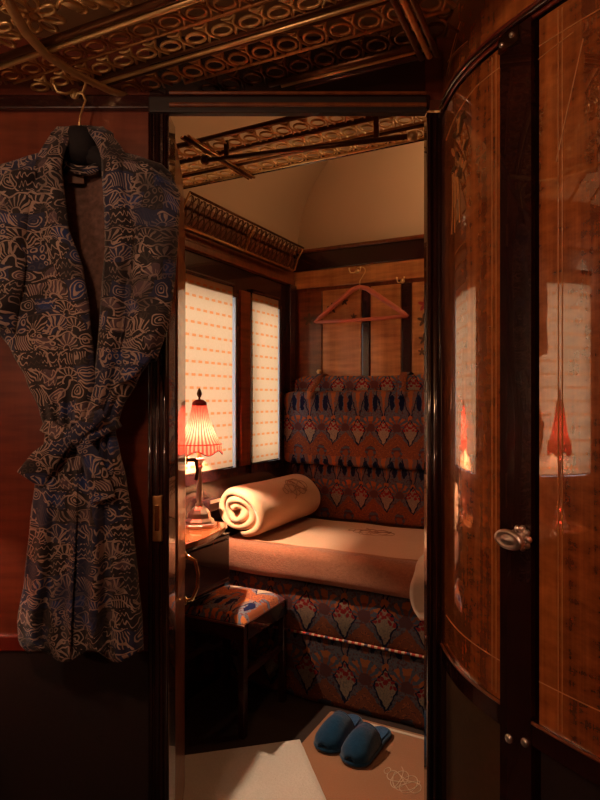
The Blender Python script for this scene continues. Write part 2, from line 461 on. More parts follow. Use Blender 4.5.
# far wall
fw = MB().box(XW-.1, XR+.1, YB, YB+.1, 0, 2.75).build('wall_back', 'cream'); struct(fw, 'cream wall above the wooden panelling at the far end of the berth')
pw = MB().box(XW, XR, YB-.03, YB, .0, 1.80).build('trim_1', 'mahogany_x'); struct(pw, 'mahogany panelling behind the berth')
MB().box(XW+.0, XR, YB-.045, YB-.03, 1.785, 1.875, .003).build('rail', 'walnut', pw)
MB().box(XW, XR, YB-.05, YB, 1.875, 1.985, .004).build('frieze', 'dark_wood', pw)
MB().box(XW, XR, YB-.065, YB, 1.968, 1.985, .004).build('moulding', 'mahogany_x', pw)
for (a, b, mt) in ((-1.46, -1.33, 'mahogany'), (-1.325, -1.11, 'walnut'), (-1.06, -.905, 'walnut'), (-.85, -.60, 'walnut')):
    MB().box(a, b, YB-.042, YB-.03, 1.0, 1.765, .003).build('panel', mt, pw)
MB().box(-1.105, -1.066, YB-.046, YB-.03, 1.0, 1.765, .003).build('stile', 'dark_wood', pw)
MB().box(-.90, -.855, YB-.046, YB-.03, 1.0, 1.765, .003).build('stile', 'dark_wood', pw)
def flower(mb, c, r, ax, ay, n=5, pet=.45):
    """flat marquetry flower made of thin raised petals"""
    ax = Vector(ax); ay = Vector(ay); nz = ax.cross(ay).normalized()*.0015
    for k in range(n):
        a = 2*PI*k/n + .3; d1 = ax*math.cos(a)+ay*math.sin(a); d2 = -ax*math.sin(a)+ay*math.cos(a)
        poly = [Vector(c)+d1*r*(.5+.5*math.cos(q))+d2*r*pet*.5*math.sin(q) for q in [2*PI*j/10 for j in range(10)]]
        mb.extr(poly, nz)
X_, Z_ = (1, 0, 0), (0, 0, 1)
for (x, z, r) in ((-1.40, 1.62, .035), (-1.27, 1.67, .03), (-1.20, 1.70, .022), (-1.15, 1.62, .018)): mq = MB(); flower(mq, (x, YB-.0435, z), r, X_, Z_); mq.build('marquetry_flower', 'marquetry', pw)
for (x, z, r) in ((-.79, 1.58, .034), (-.79, 1.49, .028), (-.80, 1.43, .02)): mq = MB(); flower(mq, (x, YB-.0435, z), r, X_, Z_); mq.build('marquetry_flower', 'marquetry', pw)
mq = MB(); flower(mq, (-.785, YB-.0435, 1.655), .036, X_, Z_); mq.build('marquetry_flower', 'marquetry_red', pw)
# cornice of the window wall and the vault
cn = MB().box(XW, XW+.022, YF, YB-.05, 1.80, 1.83, .004).build('trim_2', 'mahogany_h'); struct(cn, 'mahogany cornice above the windows')
MB().box(XW, XW+.014, YF, YB-.05, 1.83, 1.955, .003).build('frieze', 'mahogany_h', cn)
MB().box(XW, XW+.03, YF, YB-.05, 1.955, 1.985, .004).build('moulding', 'mahogany_h', cn)
MB().box(XW, XW+.03, 2.73, YB-.05, .62, 1.80, .004).build('post', 'dark_wood', cn)
MB().box(XW, XW+.012, 2.29, 2.372, .90, 1.70, .002).build('mullion', 'mahogany', cn)
def vault():
    mb = MB(); prof = []
    for k in range(13):
        a = PI/2*k/12; prof.append((XW+.62*(1-math.cos(a)), 1.98+.66*math.sin(a)))
    prof.append((XR+.1, 2.66))
    mb.grid(len(prof), 2, lambda u, v: Vector((prof[round(u*(len(prof)-1))][0], YF+(YB-YF)*v, prof[round(u*(len(prof)-1))][1])))
    return mb.build('ceiling', 'cream', smooth=True, solid=.01)
struct(vault(), 'cream vaulted ceiling')
MB().box(XW-.1, XW-.0, YF, YB, 1.80, 2.75).build('wall_outer', 'cream')['kind'] = 'structure'
MB().box(XR, XR+.1, YF, YB, 0, 2.75).build('wall_right', 'mahogany')['kind'] = 'structure'
MB().box(XW, XR, YF-.1, YF, 0, 2.75).build('wall_near', 'mahogany')['kind'] = 'structure'

# ---------------------------------------------------------------- partition with the connecting doorway (front frame)
LXp = -.964                                                # where partition meets window wall
RXp = (XR + PD*S)/C
pt = MB()
pt.box(LXp-.02, -.35, PD, PD+.05, 0, 2.62); pt.box(-.35, .338, PD, PD+.05, 1.90, 2.62); pt.box(.338, RXp, PD, PD+.05, 0, 2.62)
pn = pt.build('wall_partition', 'front_panel', fr='F'); struct(pn, 'reddish mahogany partition with the open connecting doorway')
MB().box(LXp, -.35, PD-.012, PD, .617, .655, .004).build('rail', 'rail_wood', pn)
MB().box(LXp, -.35, PD-.008, PD, 0, .617).build('wainscot', 'leather', pn)
MB().box(LXp, .30, PD-.018, PD, 1.872, 1.905, .004).build('top_rail', 'dark_wood', pn)
MB().box(-.35, .293, PD-.02, PD+.004, 1.862, 1.90, .004).build('lintel', 'leather', pn)
MB().tube([(-.30, PD-.022, 1.878), (.29, PD-.022, 1.878)], .005, 8).build('bead', 'mahogany_x', pn)
MB().tube([(-.30, PD-.022, 1.905), (.29, PD-.022, 1.905)], .004, 8).build('bead', 'mahogany_x', pn)
MB().box(-.35, .29, PD-.006, PD, 1.908, 2.2).build('overdoor_panel', 'dark_wood', pn)
jb = MB().box(-.352, -.303, PD-.014, PD+.06, 0, 1.865, .003).build('jamb', 'dark_wood_gloss', pn)
for x, r in ((-.345, .006), (-.330, .0075), (-.312, .006)):
    MB().tube([(x, PD-.014, 0), (x, PD-.014, 1.86)], r, 8).build('jamb_bead', 'dark_wood_gloss', jb, smooth=True)
jb = MB().box(.293, .338, PD-.014, PD+.02, 0, 1.865, .003).build('jamb', 'dark_wood_gloss', pn)
for x, r in ((.2985, .006), (.312, .008), (.329, .007)):
    MB().tube([(x, PD-.014, 0), (x, PD-.014, 1.86)], r, 8).build('jamb_bead', 'dark_wood_gloss', jb, smooth=True)
sp = MB(); z = .93; sp.box(-.338, -.316, PD-.026, PD-.014, z-.055, z+.05, .002); sp.build('strike_plate', 'bronze', pn)
MB().box(-.333, -.322, PD-.028, PD-.024, z-.03, z+.03, .002).build('latch_hole', 'bright_metal', pn)
hb = MB(); hb.box(-.340, -.333, PD-.030, PD-.014, 1.665, 1.735, .002); hb.box(-.329, -.322, PD-.030, PD-.014, 1.665, 1.73, .002); hb.build('bolt_rods', 'brass', pn)

# connecting door, swung into the far compartment, seen nearly edge on
def door_leaf():
    A = Vector((-.307, PD+.07, 0)); B = Vector((-.353, 1.84, 0)); dr = (B-A).normalized(); nn = Vector((dr.y, -dr.x, 0)); L = (B-A).length
    prof = [(0, .02), (L, .02), (L, 1.70)]
    for k in range(1, 9):
        a = PI/2*k/8; prof.append((L-.16+.16*math.cos(a), 1.70+.15*math.sin(a)))
    prof.append((0, 1.855))
    mb = MB(); mb.extr([A+dr*s+Vector((0, 0, z)) for s, z in prof], -nn*.032)
    d = mb.build('door_1', 'mahogany', fr='F', bev=.004); struct(d, 'open connecting door seen edge on, swung into the far compartment')
    # vertical edge moulding, highlight strip of the rounded corner
    pts = [A+dr*(L+.001)-nn*.016+Vector((0, 0, z)) for z in (.03, 1.0, 1.70)]
    for k in range(1, 9):
        a = PI/2*k/8; pts.append(A+dr*(L-.16+.161*math.cos(a))-nn*.016+Vector((0, 0, 1.70+.151*math.sin(a))))
    MB().tube(pts, .009, 8).build('edge_moulding', 'mahogany', d, smooth=True)
    f = MB(); f.extr([A+dr*s+nn*.001+Vector((0, 0, z)) for s, z in ((.04, .7), (L-.05, .7), (L-.05, 1.6), (.04, 1.6))], nn*.004); f.build('panel', 'walnut', d)
    g = MB(); c = A+dr*(L-.05)+nn*.004
    P = [c+nn*.0+Vector((0, 0, .60)), c+nn*.022+Vector((0, 0, .605)), c+nn*.036+Vector((0, 0, .64)), c+nn*.038+Vector((0, 0, .68)), c+nn*.030+Vector((0, 0, .72)), c+nn*.0+Vector((0, 0, .735))]
    g.tube(P, [.006, .006, .005, .005, .006, .007], 8); g.lathe([(.012, 0), (.012, .004), (.004, .006)], c+Vector((0, 0, .60)), 12, nn); g.lathe([(.012, 0), (.012, .004), (.004, .006)], c+Vector((0, 0, .735)), 12, nn)
    g.build('door_handle', 'bright_metal', d, smooth=True)
    h = MB(); c2 = A+dr*(L-.04)+nn*.006
    h.lathe([(.014, 0), (.014, .004), (.006, .006), (.006, .03)], c2+Vector((0, 0, 1.02)), 12, nn)
    h.tube([c2+nn*.03+Vector((0, 0, 1.02)), c2+nn*.034+Vector((0, 0, .99))-dr*.01, c2+nn*.03+Vector((0, 0, .96))-dr*.01], [.006, .005, .006], 8)
    h.build('lever', 'dark_bronze', d, smooth=True)
door_leaf()

# ---------------------------------------------------------------- curved corner cabinet (front frame)
PHI = [(0, -.03), (.06, .0), (.145, .165), (.192, .27), (.30, .44), (.42, .51), (.50, .59), (.70, .78), (1.3, 1.35)]
def _phi(s):
    if s <= 0: return PHI[0][1]
    for (a, p), (b, q) in zip(PHI, PHI[1:]):
        if s <= b: k = (s-a)/(b-a); return p+(q-p)*k
    return PHI[-1][1]
# heading of the bowed front, smoothed, integrated to a plan curve
_N = 1300; _ph = [_phi(i/1000) for i in range(_N+1)]
_ph = [sum(_ph[max(0, i-25):i+26])/len(_ph[max(0, i-25):i+26]) for i in range(_N+1)]
_cx, _cd = [.336], [1.388]
for i in range(_N): _cx.append(_cx[-1]+.001*math.sin(_ph[i])); _cd.append(_cd[-1]-.001*math.cos(_ph[i]))
def arc(s, off=0):
    t = max(0, min(_N-1e-6, s*1000)); i = int(t); k = t-i
    x = _cx[i]*(1-k)+_cx[i+1]*k; d = _cd[i]*(1-k)+_cd[i+1]*k; ph = _ph[i]*(1-k)+_ph[i+1]*k
    return x-math.cos(ph)*off, d-math.sin(ph)*off
def sof(p, off=0):
    lo, hi = 0, 1.2
    for _ in range(40):
        m = (lo+hi)/2; x, d = arc(m, off)
        if 300+600*x/d < p: lo = m
        else: hi = m
    return lo
def apanel(mb, s0, s1, z0, z1, o0, o1, top=None, n=None):
    """panel bent round the cabinet's front, from offset o0 to o1"""
    n = n or max(3, int((s1-s0)/.01)+2); V = []
    for i in range(n):
        s = s0+(s1-s0)*i/(n-1); zt = z1 if top is None else top(s); zb = z0 if not callable(z0) else z0(s)
        r = []
        for o, z in ((o0, zb), (o1, zb), (o1, zt), (o0, zt)):
            x, d = arc(s, o); r.append(mb.b.verts.new((x, d, z)))
        V.append(r)
    for A, B in zip(V, V[1:]):
        for k in range(4): mb.b.faces.new((A[k], A[(k+1) % 4], B[(k+1) % 4], B[k]))
    mb.b.faces.new(V[0]); mb.b.faces.new(V[-1][::-1]); return mb
def atube(s0, s1, z, o, r, n=40):
    zf = z if callable(z) else (lambda s: z)
    return MB().tube([(*arc(s0+(s1-s0)*i/n, o), zf(s0+(s1-s0)*i/n)) for i in range(n+1)], r, 8)
cab = thing('corner_cabinet', 'tall curved corner cabinet in glossy fiddleback veneer with two bowed doors and silver knob', 'cabinet', (.52, 1.15, 0), 'F')
SE = 1.05; zb, zt = .628, 1.872
apanel(MB(), .0, SE, 0, 2.60, -.030, -.012).build('carcass', 'dark_wood', cab, smooth=False)
s1, s2, s3 = sof(505), sof(536), sof(541)
dl = apanel(MB(), .012, s1, zb+.012, zt-.014, -.010, .004).build('door', 'lacquer', cab, split=True)
apanel(MB(), s1, s2, .25, zt-.004, -.010, .012).build('stile', 'dark_wood_gloss', cab, split=True)
dr_ = apanel(MB(), s3, .96, zb+.012, zt-.014, -.010, .004).build('door', 'lacquer', cab, split=True)
for o in (dl, dr_): pass
apanel(MB(), .0, SE, zt+.012, 2.05, -.012, .004).build('frieze', 'lacquer', cab, split=True)
for k, (zz, r, o) in enumerate(((zt-.004, .004, .006), (zt+.006, .0055, .009), (zt+.017, .004, .006))):
    atube(0, SE, zz, o, r).build('top_moulding', 'rail_wood' if k != 1 else 'dark_wood_gloss', cab, smooth=True)
for a, b in ((0, s1), (s2, SE)):
    apanel(MB(), a, b, zb-.03, zb+.012, -.012, .010).build('lower_rail', 'dark_wood_gloss', cab, split=True)
    atube(a, b, zb+.010, .010, .003).build('lower_bead', 'mahogany_x', cab, smooth=True)
apanel(MB(), .012, s1-.003, .06, zb-.032, -.010, .000).build('lower_panel', 'olive', cab, split=True)
apanel(MB(), s3, .96, .06, zb-.032, -.010, .000).build('lower_panel', 'leather', cab)
apanel(MB(), .0, SE, 0, .06, -.012, .008).build('plinth', 'dark_wood', cab)
apanel(MB(), 0, .012, .06, zt, -.010, .010).build('edge_post', 'dark_wood_gloss', cab)
# stringing inlay: two vertical lines and a line that follows the arched top and the bottom
def vline(s, z0, z1, r=.0011): return MB().tube([(*arc(s, .0045), z0), (*arc(s, .0045), z1)], r, 4)
for s in (sof(498), sof(494)): vline(s, zb+.02, zt-.02, .0009).build('stringing', 'inlay', dl)
for s in (sof(560), sof(564)): vline(s, zb+.02, zt-.02, .0009).build('stringing', 'inlay', dr_)
atube(.03, s1, lambda s: zt-.10+.05*min(1, (s/.2))**.6, .0045, .0010).build('stringing', 'inlay', dl)
atube(.03, s1, zb+.085, .0045, .0010).build('stringing', 'inlay', dl)
atube(s3, .95, zb+.085, .0045, .0010).build('stringing', 'inlay', dr_)
atube(s3, .95, zt-.06, .0045, .0010).build('stringing', 'inlay', dr_)
for (a, b, z0, z1) in ((558, 585, 1.60, 1.78), (540, 575, 1.79, 1.80)):
    sa, sb = sof(a), sof(b); MB().tube([(*arc(sa+(sb-sa)*i/8, .0045), z0+(z1-z0)*i/8) for i in range(9)], .0011, 4).build('stringing', 'inlay', dr_)
for (a, b, z0, z1) in ((450, 470, 1.955, 1.93), (449, 463, 1.93, 1.99)):
    sa, sb = sof(a), sof(b); MB().tube([(*arc(sa+(sb-sa)*i/8, .006), z0+(z1-z0)*i/8) for i in range(9)], .0011, 4).build('stringing', 'inlay', cab)
# marquetry bouquet in the upper left corner of the left door and on the right door
def bouquet(sc, zc, parent, scale=1.0, seed=3):
    R = random.Random(seed); mb = MB(); mb2 = MB()
    def P(s, z, o=.0045): x, d = arc(s, o); return Vector((x, d, z))
    for k in range(16):
        s = sc+R.uniform(-.045, .05)*scale; z = zc+R.uniform(-.05, .07)*scale; a = R.uniform(0, 6.3); L = R.uniform(.010, .02)*scale
        pts = [P(s+math.cos(a)*L*math.cos(q)-math.sin(a)*L*.35*math.sin(q), z+math.sin(a)*L*math.cos(q)+math.cos(a)*L*.35*math.sin(q)) for q in [2*PI*j/8 for j in range(8)]]
        x, d = arc(s, 1); x0, d0 = arc(s, 0); n = Vector((x-x0, d-d0, 0))*.0012
        MB().extr(pts, n).build('marquetry_leaf', 'marquetry' if k % 3 else 'inlay', parent)
    for k in range(7):
        a0 = -1.9+R.uniform(-.35, .25); L = R.uniform(.07, .14)*scale; s = sc-.02*scale+R.uniform(-.01, .02); z = zc-.03*scale
        mb2.tube([P(s+math.cos(a0+.3*t)*L*t*-.6, z+math.sin(a0)*L*t) for t in (0, .25, .5, .75, 1)], .0014, 4)
    mb2.build('marquetry_stems', 'inlay', parent); mb.b.free()
bouquet(sof(459), 1.72, dl, 1.0)
# brass corner plates with screws
sm = (sof(506)+sof(520))/2
pl = apanel(MB(), sof(505), sof(525), 1.838, 1.866, .012, .0165).build('plate', 'dark_bronze', cab)
def screw(s, z, parent, o=.021, r=.006):
    x, d = arc(s, o); x1, d1 = arc(s, o+1); n = Vector((x1-x, d1-d, 0))
    MB().lathe([(r, -.002), (r, .001), (r*.75, .003), (r*.2, .0032)], (x, d, z), 12, n).build('screw', 'silver', parent, smooth=True)
screw(sof(509), 1.850, pl, .018, .005); screw(sof(519), 1.855, pl, .018, .005)
screw(sof(514), .585, cab, .013, .008); screw(sof(530), .597, cab, .013, .008)
# knob: oval turned ring on a floral rose
def knob():
    s = sof(528); z = .957; x, d = arc(s, .012); x1, d1 = arc(s, 1.012); n = Vector((x1-x, d1-d, 0)).normalized(); tg = Vector((-n.y, n.x, 0)); c = Vector((x, d, z))
    k = thing_part = MB()
    k.lathe([(.013, 0), (.013, .004), (.007, .008), (.006, .018), (.010, .024), (.004, .027)], c, 20, n)
    ob = k.build('knob', 'silver', cab, smooth=True)
    mb = MB(); cc = c+n*.034
    cs = []
    for (r, h) in ((.004, -.009), (.016, -.008), (.021, -.003), (.022, 0), (.020, .004), (.015, .005), (.012, .003), (.007, .006), (.002, .0075)): cs.append((r, h))
    rot = Vector((0, 0, 1)).rotation_difference(n).to_matrix()
    rings = []
    for r, h in cs:
        rings.append([mb.b.verts.new(cc+n*h*1.2+tg*(r*1.5*math.cos(a))+Vector((0, 0, 1))*(r*.80*math.sin(a))) for a in [2*PI*j/28 for j in range(28)]])
    for A, B in zip(rings, rings[1:]):
        for j in range(28): mb.b.faces.new((A[j], A[(j+1) % 28], B[(j+1) % 28], B[j]))
    mb.b.faces.new(rings[0][::-1]); mb.b.faces.new(rings[-1])
    mb.build('oval_grip', 'silver', ob, smooth=True)
    mb = MB()
    for j in range(9):
        a = 2*PI*j/9; p = c+tg*.017*math.cos(a)+Vector((0, 0, .017*math.sin(a)))+n*.003
        mb.lathe([(.0005, -.003), (.0058, -.001), (.0065, .002), (.004, .0055), (.0005, .0065)], p, 10, n)
    mb.build('rosette', 'silver', ob, smooth=True)
knob()

# ---------------------------------------------------------------- window blinds
def blind(y0, y1, label):
    z0, z1 = .905, 1.703
    mb = MB(); x = XW+.012
    mb.grid(14, 30, lambda u, v: Vector((x+.0015*math.sin(u*9+v*4), y0+(y1-y0)*u, z0+(z1-z0)*v)))
    t = thing('window_blind', label, 'blind', (x, (y0+y1)/2, z0), 'R', 'woven blinds on the windows')
    mb.build('cloth', 'blind', t, smooth=True)
    MB().tube([(x, y0, z0-.001), (x, y1, z0-.001)], .0035, 8).build('bottom_bar', 'dark_wood', t)
    MB().tube([(x-.002, y0-.006, z1+.006), (x-.002, y1+.006, z1+.006)], .010, 10).build('roller', 'dark_wood', t)
blind(1.445, 2.222, 'wide pale woven blind with orange dashes, pulled down behind the red lamp')
blind(2.388, 2.632, 'narrow pale woven blind with orange dashes beside the corner post, above the rolled blanket')
blind(.335, .775, 'pale woven blind of the near compartment, seen mirrored in the right cabinet door')

# ---------------------------------------------------------------- berth
SF = 2.13; ZM0, ZM1 = .478, .612
sb = thing('sofa_berth', 'long sofa berth covered in peacock tapestry, under the cream mattress, with padded back', 'sofa', (-.5, 2.45, 0))
MB().box(XW+.03, .58, SF+.035, 2.70, .03, .465, .015).build('seat_base', 'dark_wood', sb)
mb = MB()
mb.grid(60, 14, lambda u, v: Vector((XW+.035+(2.06)*u, SF+.012-.012*math.sin(PI*v)+.003*math.sin(u*70), .475-.205*v)))
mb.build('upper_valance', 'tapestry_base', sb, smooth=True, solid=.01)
mb = MB()
mb.grid(60, 14, lambda u, v: Vector((XW+.035+(2.06)*u, SF+.012+.004*math.sin(u*55)*v, .268-.262*v)))
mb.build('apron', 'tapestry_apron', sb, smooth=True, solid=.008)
MB().tube([(XW+.035+2.06*i/60, SF+.004, .270) for i in range(61)], .0055, 8).build('braid', 'seat_cord', sb, smooth=True)

# mattress in a fleecy blanket: rounded slab swept along X
def slab(x0, x1, y0, y1, z0, z1, r, nx=60, puff=.004, seed=0):
    mb = MB(); prof = []
    def cor(cy, cz, a0):
        for k in range(6):
            a = a0+PI/2*k/5; prof.append((cy+r*math.cos(a), cz+r*math.sin(a)))
    cor(y1-r, z1-r, 0); cor(y0+r, z1-r, PI/2); cor(y0+r, z0+r, PI); cor(y1-r, z0+r, 1.5*PI)
    n = len(prof)
    # densify
    P = []
    for i in range(n):
        a, b = prof[i], prof[(i+1) % n]; L = math.dist(a, b); k = max(1, int(L/.03))
        for j in range(k): P.append((a[0]+(b[0]-a[0])*j/k, a[1]+(b[1]-a[1])*j/k))
    n = len(P); cy, cz = (y0+y1)/2, (z0+z1)/2; rings = []
    for i in range(nx+1):
        u = i/nx; e = min(u, 1-u)*(x1-x0); sh = 1.0
        if e < r: sh = 1-(r/((z1-z0)))*1.0*(1-math.sqrt(max(0, 1-((r-e)/r)**2)))
        ring = []
        for (y, z) in P:
            x = x0+(x1-x0)*u; dz = mnoise.noise(Vector((x*5, y*5, z*5+seed)))*puff
            ring.append(mb.b.verts.new((x, cy+(y-cy)*(1-(1-sh)*.25)+dz, cz+(z-cz)*sh+dz*1.4)))
        rings.append(ring)
    for A, B in zip(rings, rings[1:]):
        for k in range(n): mb.b.faces.new((A[k], A[(k+1) % n], B[(k+1) % n], B[k]))
    mb.b.faces.new(rings[0][::-1]); mb.b.faces.new(rings[-1]); return mb
mt = thing('mattress', 'thick cream mattress wrapped in a fleecy blanket on the berth', 'mattress', (-.5, 2.45, ZM0))
mbo = slab(-1.49, .40, SF-.045, 2.715, ZM0, ZM1, .042).build('blanket', 'mattress_blanket', mt, smooth=True)
MB().tube([(-1.43+1.8*i/60, SF+.012+.003*math.sin(i*.5), ZM1+.0012+.001*math.sin(i)) for i in range(61)], .005, 6, flat=.4).build('hem_stitching', 'blanket_edge', mt, smooth=True)
# woven stripe band along front face
def monogram(fn, r, mat, parent, seed=0, scale=1.0):
    """interlaced loops drawn as one fine embroidered line on a surface; fn(a, b) gives the point"""
    mb = MB()
    def ln(pts): mb.tube([fn(a*scale, b*scale) for a, b in pts], r, 5)
    N = 40
    ln([(.055*math.cos(t)+.0, .022*math.sin(t)+.012*math.cos(2*t)) for t in [2*PI*i/N for i in range(N+1)]])
    ln([(.030*math.cos(t)-.02, .034*math.sin(t)) for t in [2*PI*i/N for i in range(N+1)]])
    ln([(.030*math.cos(t)+.022, .034*math.sin(t)) for t in [2*PI*i/N for i in range(N+1)]])
    ln([(.075*math.sin(t), .018*math.sin(2*t)) for t in [2*PI*i/N for i in range(N+1)]])
    ln([(-.05+.10*t+.012*math.sin(9*t), .042*math.cos(7*t)*(1-.4*t)) for t in [i/N for i in range(N+1)]])
    ln([(-.085+.012*math.cos(t), .006+.012*math.sin(t)) for t in [2*PI*i/20 for i in range(21)]])
    return mb.build('monogram', mat, parent, smooth=True)
monogram(lambda a, b: Vector((-.93+a*1.25, 2.50+b*1.7, ZM1+.0022)), .0018, 'thread', mt)
# white sheet folded over the right end
def sheet():
    mb = MB(); path = []
    y0 = SF-.050
    prof = [(2.70, ZM1+.008), (2.5, ZM1+.012), (2.3, ZM1+.012), (y0+.05, ZM1+.010), (y0+.012, ZM1-.004), (y0-.006, ZM1-.035), (y0-.010, .55), (y0-.006, .50), (y0+.004, .45), (y0-.004, .425)]
    n = len(prof)
    def fn(u, v):
        t = v*(n-1); i = min(n-2, int(t)); k = t-i; y = prof[i][0]*(1-k)+prof[i+1][0]*k; z = prof[i][1]*(1-k)+prof[i+1][1]*k
        fr = max(0, (v-.5)*2); x = -.618+.11*math.sin(v*3.1)*0+.42*u+.035*fr*math.sin(v*7)*(1-u)
        return Vector((x, y-.010*math.sin(u*16+v*3)*fr-.006*fr, z+.003*math.sin(u*14)))
    mb.grid(30, 40, fn); o = mb.build('folded_sheet', 'sheet', smooth=True, solid=.008, at=(-.4, 2.4, ZM1))
    tag(o, 'white sheet corner folded over the mattress at the right doorpost', 'sheet')
sheet()

# rolled blanket: spiral section swept along Y
def roll():
    c = Vector((-1.392, 0, ZM1+.128)); t = thing('rolled_blanket', 'cream fleece blanket rolled up with its spiral end showing on the mattress', 'blanket', (c.x, 2.42, ZM1))
    y0, y1 = 2.112, 2.70
    def spiral(th_, r0, r1, n, T):
        cl = [(r0+(r1-r0)*(i/n), 2*PI*T*i/n) for i in range(n+1)]
        return cl
    outer, inner = [], []; n = 110; Tn = 2.6; half = .0128
    for i in range(n+1):
        a = -2*PI*Tn*i/n + 2.2; r = .018+(.110-.018)*i/n
        sx, sz = 1.0, 1.0
        px_, pz_ = r*math.cos(a), r*math.sin(a); nx_, nz_ = math.cos(a), math.sin(a)
        outer.append((px_+nx_*half, pz_+nz_*half)); inner.append((px_-nx_*half*.8, pz_-nz_*half*.8))
    poly = outer+inner[::-1]
    m = len(poly); mb = MB(); NY = 28; rings = []
    for j in range(NY+1):
        v = j/NY; y = y0+(y1-y0)*v; e = min(v, 1-v)*(y1-y0); sh = 1-.10*max(0, 1-e/.03)**2
        sh *= 1-.05*v
        ring = []
        for k, (x, z) in enumerate(poly):
            sqz = 1+.0*x
            rr = math.hypot(x, z); w = 1+.035*mnoise.noise(Vector((x*12, y*6, z*12)))
            yy = y+(.012*math.sin(math.atan2(z, x)*2+rr*30))*(1-v)-(.10-rr)*.12*(1-v)
            # soft, slightly squashed and leaning section
            ring.append(mb.b.verts.new((c.x+x*1.07*sh*w-z*.18, yy, c.z-.006+z*.93*sh*w)))
        rings.append(ring)
    for A, B in zip(rings, rings[1:]):
        for k in range(m): mb.b.faces.new((A[k], A[(k+1) % m], B[(k+1) % m], B[k]))
    def cap(R):
        h = len(outer)
        for k in range(h-1): mb.b.faces.new((R[k], R[k+1], R[m-2-k], R[m-1-k]))
    cap(rings[0]); cap(rings[-1])
    o = mb.build('fleece', 'blanket', t, smooth=True)
    # tucked corner flap sticking out of spiral
    MB().grid(8, 8, lambda u, v: Vector((c.x-.10-.022*u+.014*v, 2.20-.02*v+.03*math.sin(u*3), ZM1+.05+.10*v*u+.02*math.sin(u*4+v*3))))
    R = .1235
    def on(a, b):
        ang = .62+(-b)/R*1.0; y = 2.47+a
        x, z = R*math.cos(ang)*.95, R*math.sin(ang)*.95
        return Vector((c.x+x*1.085-z*.18, y, c.z-.006+z*.955))
    monogram(on, .0017, 'thread', t, 0, 1.3)
roll()

# backrest cushions
bk = sb
mb = slab(-1.492, .45, 2.70, 2.83, .875, 1.245, .022, 50, .003, 4); mb.build('upper_cushion', 'tapestry', bk, smooth=True)
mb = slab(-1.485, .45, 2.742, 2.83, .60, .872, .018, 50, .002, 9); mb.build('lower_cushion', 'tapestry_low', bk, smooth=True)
ins = slab(-1.46, .45, 2.755, 2.818, 1.20, 1.322, .03, 50, .004, 2); bo = ins.build('bolster', 'tapestry_roll', bk, smooth=True)
def strap(x, dx):
    mb = MB()
    pts = [(x+.012, 2.80, 1.325), (x+.006, 2.77, 1.331), (x, 2.738, 1.315), (x-.003, 2.722, 1.285), (x-dx, 2.705, 1.262), (x-dx*1.3, 2.692, 1.238), (x-dx*1.7, 2.690, 1.205)]
    w = .020; L = []
    for i, p in enumerate(pts):
        L.append(Vector(p))
    V = [[mb.b.verts.new(p+Vector((k*w, 0, 0))) for k in (-1, 0, 1)] for p in L]
    for A, B in zip(V, V[1:]):
        for k in range(2): mb.b.faces.new((A[k], A[k+1], B[k+1], B[k]))
    mb.build('strap', 'tapestry', bk, smooth=True, solid=.006)
strap(-1.315, .018); strap(-.87, -.004)
MB().lathe([(.004, 0), (.004, .012), (.011, .018), (.014, .027), (.009, .036), (.001, .038)], (-1.335, 2.79, 1.32), 16).build('knob', 'brass', bk, smooth=True)

# ---------------------------------------------------------------- hangers and hooks
def hook(loc, fr, label, w=.03, d=1):
    t = thing('coat_hook', label, 'hook', loc, fr); x, y, z = loc
    mb = MB(); mb.lathe([(.012, 0), (.012, .003), (.006, .006), (.005, .012)], (x, y, z), 14, (0, -1, 0)); mb.build('rose', 'brass', t, smooth=True)
    for sgn in (-1, 1):
        MB().tube([(x, y-.010, z), (x+sgn*w*.4, y-.020, z-.010), (x+sgn*w*.8, y-.030, z-.010), (x+sgn*w, y-.034, z+.004), (x+sgn*w*1.02, y-.034, z+.014)], [.0035, .0032, .003, .003, .0045], 8).build('prong', 'brass', t, smooth=True)
    return t
hook((-1.13, YB-.045, 1.845), 'R', 'double brass coat hook on the far panelling, holding the pinkish hanger')
hook((-.895, YB-.045, 1.775), 'R', 'small empty double brass hook right of the hanger', .018)
def hanger_b():
    x, y, z = -1.105, 2.772, 1.845
    t = thing('coat_hanger', 'salmon pink wooden coat hanger hanging empty above the berth', 'hanger', (x, y, z-.2))
    zt = z-.085
    P = [(x+.026*math.sin(a)+.004, y, z-.008+.022*(math.cos(a))) for a in [-1.9+.35*i for i in range(12)]]
    MB().tube(P+[(x+.002, y, z-.055), (x, y, zt-.02)], .0025, 8).build('hook', 'brass', t, smooth=True)
    lw = .235; y2 = y+.0
    def arm(sg): return [(x, y, zt), (x+sg*.04, y, zt-.012), (x+sg*.10, y, zt-.055), (x+sg*.17, y, zt-.105), (x+sg*.225, y, zt-.145), (x+sg*.245, y, zt-.162)]
    mb = MB(); L = arm(-1)[::-1]+arm(1)[1:]
    mb.tube(L, [.011, .014, .016, .017, .017, .014, .017, .017, .016, .014, .011], 10, flat=.75); mb.build('shoulders', 'hanger_pink', t, smooth=True)
    MB().tube([(x-.235, y, zt-.160), (x-.1, y, zt-.163), (x+.1, y, zt-.163), (x+.235, y, zt-.160)], .009, 10).build('trouser_bar', 'hanger_pink', t, smooth=True)
hanger_b()

